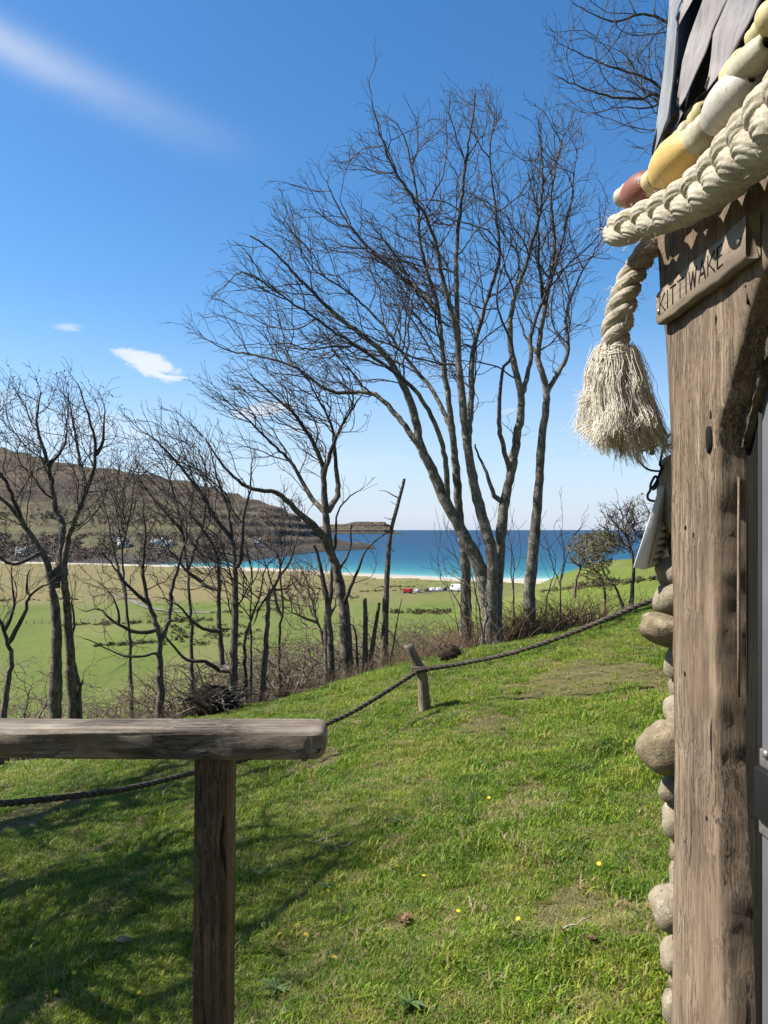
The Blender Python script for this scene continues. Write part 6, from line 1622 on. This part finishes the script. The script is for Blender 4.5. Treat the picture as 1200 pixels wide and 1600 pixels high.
fl = thing('float_string', 'string of weathered fishing floats in cream, red and yellow above the plaited rope', 'fishing floats', tuple(P(1050, 255, 1.58)))
def Yf(px): return np.interp(px, [960, 1000, 1050, 1100, 1150, 1200, 1250], [1.70, 1.62, 1.48, 1.345, 1.22, 1.11, 1.02])
def fpt(px, py): return P(px, py, float(Yf(px)))
def float_(pa, pb, rpx, shape, mat, seed, label=None):
    A, B = fpt(*pa), fpt(*pb); c = (A+B)/2; L = (B-A).length/2; k = c.y/F; r = rpx*k
    if shape == 'egg': L *= .87; prof = [(-L, .16*r)]+[(-L*math.cos(t), r*(math.sin(t)**.92)*(1-.06*math.cos(t))) for t in np.linspace(.12, PI-.12, 22)]+[(L, .16*r)]
    elif shape == 'ball': prof = [(-L*math.cos(t), r*math.sin(t)**.7+.0001) for t in np.linspace(.02, PI-.02, 18)]
    elif shape == 'collar': prof = [(-L, r*.5), (-L, r*.88), (-L*.75, r), (-L*.1, r), (0, r*.9), (L*.15, r*.97), (L*.8, r*.97), (L, r*.85), (L, r*.5)]
    elif shape == 'cone': prof = [(-L, r*.4), (-L, r*.92), (-L*.8, r), (-L*.4, r*1.0), (L*.4, r*.78), (L*.9, r*.6), (L, r*.5), (L, r*.3)]
    elif shape == 'cork': prof = [(-L, r*.4), (-L*.96, r*.8), (-L*.6, r*1.0), (0, r*.93), (L*.6, r*1.02), (L*.95, r*.8), (L, r*.4)]
    mb = MB(); mb.lathe(prof, c, B-A, 26, .012 if shape in ('egg', 'ball') else .035, seed)
    o = part('float', mb.mesh('float'), mat, fl)
    if label: o['label'] = label
for i, a in enumerate([((969, 312), (987, 299), 17, 'cork', M_fcream, 'small cream end float'), ((980, 312), (1022, 281), 25, 'ball', M_fred, 'brownish red float'),
          ((1008, 294), (1029, 278), 20, 'collar', M_fpale, 'pale yellow collar float'), ((1021, 284), (1098, 212), 35, 'egg', M_fyel, 'egg-shaped yellow float'),
          ((1066, 226), (1084, 208), 24, 'cork', M_fcream, 'lumpy cream float'), ((1085, 220), (1112, 196), 25, 'cork', M_fcream, 'broad lumpy cream float'), ((1084, 192), (1101, 168), 15, 'cork', M_fpale, 'small cream side float'),
          ((1106, 203), (1180, 116), 37, 'egg', M_fwhite, 'large off-white egg-shaped float'), ((1145, 128), (1168, 96), 26, 'collar', M_fpale, 'yellowed collar float'), ((1160, 112), (1200, 66), 27, 'cone', M_fcream, 'cream tapered float'),
          ((1178, 66), (1196, 42), 18, 'cork', M_fpale, 'small pale yellow float'), ((1194, 52), (1222, 2), 27, 'egg', M_fpale, 'yellow-green float at the edge'), ((1220, 10), (1262, -50), 34, 'egg', M_fwhite, None)]): float_(a[0], a[1], a[2], a[3], a[4], 400+i, a[5])
mb = MB(); mb.tube([tuple(fpt(a, b)) for a, b in [(969, 312), (1000, 295), (1058, 250), (1095, 208), (1143, 158), (1180, 88), (1208, 30), (1262, -50)]], .006, 6); part('cord', mb.mesh('cord'), M_ropetail, fl)

# ------------------------------------------------------------------ floodlight and its cables
def floodlight():
    Yc = 1.74; root = thing('floodlight', 'white floodlight tilted out from the hut corner above the stones', 'floodlight', tuple(P(1015, 825, Yc)))
    a = [P(1030, 759, Yc), P(1039, 760, Yc), P(1007, 891, Yc), P(988.5, 887, Yc)]
    dv = Vector((.105, .13, .012))
    mb = MB(); p = [np.array(v) for v in a]; q = [v+np.array(dv) for v in p]
    mb.add(p+q, [[0, 3, 2, 1], [4, 5, 6, 7], [0, 4, 7, 3], [1, 2, 6, 5], [0, 1, 5, 4], [3, 7, 6, 2]]); o = part('casing', mb.mesh('casing', False), M_flood, root); bevel(o, .0025, 2)
    # ribbed rear panel between the casing's two rear edges
    e0, e1 = p[1], p[2]; f0, f1 = q[1], q[2]; nrm = np.cross(e1-e0, f0-e0); nrm /= np.linalg.norm(nrm)
    if nrm[0] < 0: nrm = -nrm
    mb = MB(); g = lambda s, t: (e0*(1-s)+e1*s)*(1-t)+(f0*(1-s)+f1*s)*t+nrm*.002
    mb.prism([tuple(g(.42, .08)), tuple(g(.97, .08)), tuple(g(.97, .92)), tuple(g(.42, .92))], tuple(nrm*.003)); part('rear_panel', mb.mesh('rear_panel', False), M_floodback, root)
    for i in range(6):
        s = .47+.085*i; mb = MB(); mb.prism([tuple(g(s, .15)), tuple(g(s+.05, .15)), tuple(g(s+.05, .5)), tuple(g(s, .5))], tuple(nrm*.009)); part('cooling_fin', mb.mesh('cooling_fin', False), M_floodback, root)
    mb = MB(); m0 = np.array(g(.35, .4)); mb.tube([m0, m0+np.array([.02, .0, .01]), m0+np.array([.06, .02, .005]), m0+np.array([.11, .03, 0])], .007, 8); part('bracket', mb.mesh('bracket'), M_black, root)
floodlight()
def cable(pts, r, Y, label):
    q = resample(np.array([tuple(P(p[0], p[1], Y+(p[2] if len(p) > 2 else 0))) for p in pts]), .004); mb = MB(); mb.tube(q, r, 8)
    o = link('cable', mb.mesh('cable'), M_cable, None, label=label, category='cable')
cable([(1056, 672, .05), (1046, 680), (1032, 693), (1012, 702), (997, 707), (994, 712), (999, 721), (1010, 732), (1025, 736), (1056, 736, .05)], .0026, 1.77, 'dark cable looping out below the rope tassel')
cable([(1056, 694, .05), (1042, 696), (1036, 702), (1033, 716), (1031, 727), (1035, 728), (1033, 734), (1026, 752), (1019, 763), (1023, 764), (1028, 752), (1024, 744), (1017, 756), (1016, 766), (1012, 773), (1013, 780), (1022, 783), (1032, 780, .04)], .0030, 1.76, 'dark knotted cable leading down to the white floodlight')
mb = MB(); c = P(1019, 706, 1.77); mb.lathe([(-.008, .002), (-.006, .006), (.004, .006), (.008, .002)], c, (.3, .1, 1), 10); link('cable_clip', mb.mesh('cable_clip'), M_cable, None, label='small dark clip hanging on the upper cable loop', category='clip')

# ------------------------------------------------------------------ small things lying on the lawn
M_petal = mat_plain('yellow_petal', (0.75, 0.52, 0.02), (0.8, 0.6, 0.05), 9, .6); M_white = mat_plain('white_petal', (0.72, 0.72, 0.68)); M_dead = mat_plain('dead_leaf', (0.075, 0.035, 0.018), (0.20, 0.115, 0.06), 40, .8); M_stick = mat_plain('dry_stick', (0.22, 0.17, 0.11), (0.4, 0.33, 0.24), 30, .9)
M_dock = mat_plain('broad_leaf', (0.03, 0.06, 0.012), (0.07, 0.12, 0.025), 20, .6)
fm = None
for i, (px, py) in enumerate([(764, 1259), (512, 1406), (620, 1368), (662, 1384), (716, 1441), (810, 1454), (936, 1366), (477, 1476), (523, 1514), (400, 1445), (437, 1476), (217, 1569), (116, 1536), (88, 1566), (641, 1168), (930, 1030), (910, 1038), (979, 1171), (838, 1140)]):
    p = ghit(px, py); s = 1.0
    if fm is None:
        mb = MB()
        for k in range(10):
            a = k/10*2*PI; mb.add([(0, 0, .004), (.006*math.cos(a-.25), .006*math.sin(a-.25), .006), (.013*math.cos(a), .013*math.sin(a), .004), (.006*math.cos(a+.25), .006*math.sin(a+.25), .006)], [[0, 1, 2, 3]])
        fm = mb.mesh('petals', False); fm.materials.append(M_petal)
        mb = MB(); mb.tube([(0, 0, -.045), (0.002, 0, -.01), (0, 0, .004)], .0012, 4); sm = mb.mesh('stem'); sm.materials.append(M_dock)
    r = thing('yellow_flower', 'tiny yellow flower open in the short grass', 'flower', (p.x, p.y, p.z+.042), 'yellow flowers in the lawn'); r.rotation_euler = (random.uniform(-.4, .4)+.3, random.uniform(-.4, .4), i)
    link('petals', fm, None, r); link('stem', sm, None, r)
def lump(px, py, r, sx, sz, mat, name, label, cat, seed):
    p = ghit(px, py); rg = np.random.default_rng(seed); ph = rg.uniform(0, 6, 5); V = []; n, m = 14, 9
    for i in range(m+1):
        for j in range(n):
            t = i/m*PI; a = j/n*2*PI; f = 1+.18*math.sin(2*a+ph[0])+.12*math.sin(3*a+2*t+ph[1])+.08*math.sin(5*t+ph[2])
            V.append((p.x+r*sx*f*math.sin(t)*math.cos(a), p.y+r*f*math.sin(t)*math.sin(a), p.z+.030+r*sz*f*math.cos(t)))
    Q = [[i*n+j, i*n+(j+1) % n, (i+1)*n+(j+1) % n, (i+1)*n+j] for i in range(m) for j in range(n)]
    link(name, mesh_np(name, V, Q), mat, None, label=label, category=cat)
lump(193, 1478, .029, 1.2, .45, M_stone3, 'pale_stone', 'flat pale grey stone lying in the grass left of the handrail post', 'stone', 1)
lump(412, 1456, .010, 1, 1.2, M_fpale, 'mushroom', 'tiny pale mushroom cap in the grass right of the handrail post', 'mushroom', 3)
def stick(px, py, L, ang, label, seed, r=.004):
    p = ghit(px, py); rg = np.random.default_rng(seed); pts = []
    for t in np.linspace(-.5, .5, 9):
        x = p.x+math.cos(ang)*L*t; y = p.y+math.sin(ang)*L*t+rg.normal(0, .006); pts.append((x, y, gz(x, y)+.03+rg.normal(0, .003)))
    mb = MB(); mb.tube(pts, np.linspace(r, r*.5, 9), 5); link('fallen_stick', mb.mesh('fallen_stick'), M_stick, None, label=label, category='stick')
for a in [(508, 1318, .17, .15, 'pale fallen stick in the grass right of the handrail post', 11, .006), (545, 1328, .10, .5, 'short thin stick just right of the longer pale stick', 12), (915, 1058, .35, -.1, 'dry stick in the dead grass near the hut stones', 13), (140, 1508, .07, .9, 'short brown stick below the pale stone', 14),
          (735, 1420, .08, 1.6, 'small upright dry stick left of the bare patch', 15), (900, 1455, .12, .3, 'thin stick across the bare brown patch', 16), (550, 1450, .16, .8, 'thin straw stick left of the dead leaf clump', 17), (395, 1000+90, .3, -.25, 'pale bare stick lying below the uprooted stump', 18, .008)]: stick(*a)
def weed(px, py, n, L, label, seed, mat=M_dock):
    p = ghit(px, py); rg = np.random.default_rng(seed); root = thing('broad_leaved_weed', label, 'weed', p)
    for i in range(n):
        a = i/n*6.28+rg.uniform(-.3, .3); l = L*rg.uniform(.7, 1.2); w = l*rg.uniform(.07, .13); V = []
        for t in np.linspace(0, 1, 6):
            ww = w*math.sin(PI*min(1, t*.92+.08))**.8; h = .02+l*(.55*t-.4*t*t); x, y = math.cos(a)*l*t, math.sin(a)*l*t
            V += [(x-math.sin(a)*ww, y+math.cos(a)*ww, h+.004), (x, y, h), (x+math.sin(a)*ww, y-math.cos(a)*ww, h+.004)]
        link('leaf', mesh_np('leaf', V, [[k*3+j, k*3+j+1, k*3+j+4, k*3+j+3] for k in range(5) for j in range(2)]), mat, root)
for a in [(175, 1500, 5, .05, 'small grey-green weed beside the flat pale stone', 1), (430, 1555, 13, .065, 'leafy green weed rosette low beside the handrail post', 2), (640, 1578, 14, .065, 'spiky green rosette at the bottom centre of the lawn', 3), (510, 1392, 7, .05, 'low leafy weed among pale leaves right of the handrail post', 4), (618, 1288, 6, .06, 'dark leafy weed in the middle of the lawn', 5), (405, 1372, 8, .06, 'clump of dark weed leaves close to the handrail post', 6)]: weed(*a)

def leaf_heap(px, py, n, L, rad, name, label, cat, seed):
    p = ghit(px, py); rg = np.random.default_rng(seed); root = thing(name, label, cat, p)
    for i in range(n):
        a = rg.uniform(0, 6.28); c = np.array([rg.normal(0, rad), rg.normal(0, rad), .028+rg.uniform(0, .5)*rad+.004*i/n]); d = np.array([math.cos(a), math.sin(a), rg.uniform(-.35, .45)]); w = np.array([-math.sin(a), math.cos(a), rg.uniform(-.4, .4)]); V = []
        for t in np.linspace(-.5, .5, 5):
            ww = L*.33*math.cos(t*2.7); cu = np.array([0, 0, .35*L*(t*t)]); V += [c+d*L*t+w*ww+cu+np.array([0, 0, .25*ww]), c+d*L*t+cu, c+d*L*t-w*ww+cu+np.array([0, 0, .25*ww])]
        link('leaf', mesh_np('leaf', [v-np.array([0, 0, 0]) for v in V], [[k*3+j, k*3+j+1, k*3+j+4, k*3+j+3] for k in range(4) for j in range(2)]), M_dead, root)
leaf_heap(630, 1450, 11, .034, .014, 'dead_leaf_clump', 'brown clump of dead leaves in the grass near the bottom centre', 'dead leaves', 2)
leaf_heap(925, 1480, 2, .036, .006, 'dead_leaves', 'reddish curled dead leaves on the bare patch near the stones', 'dead leaves', 4)
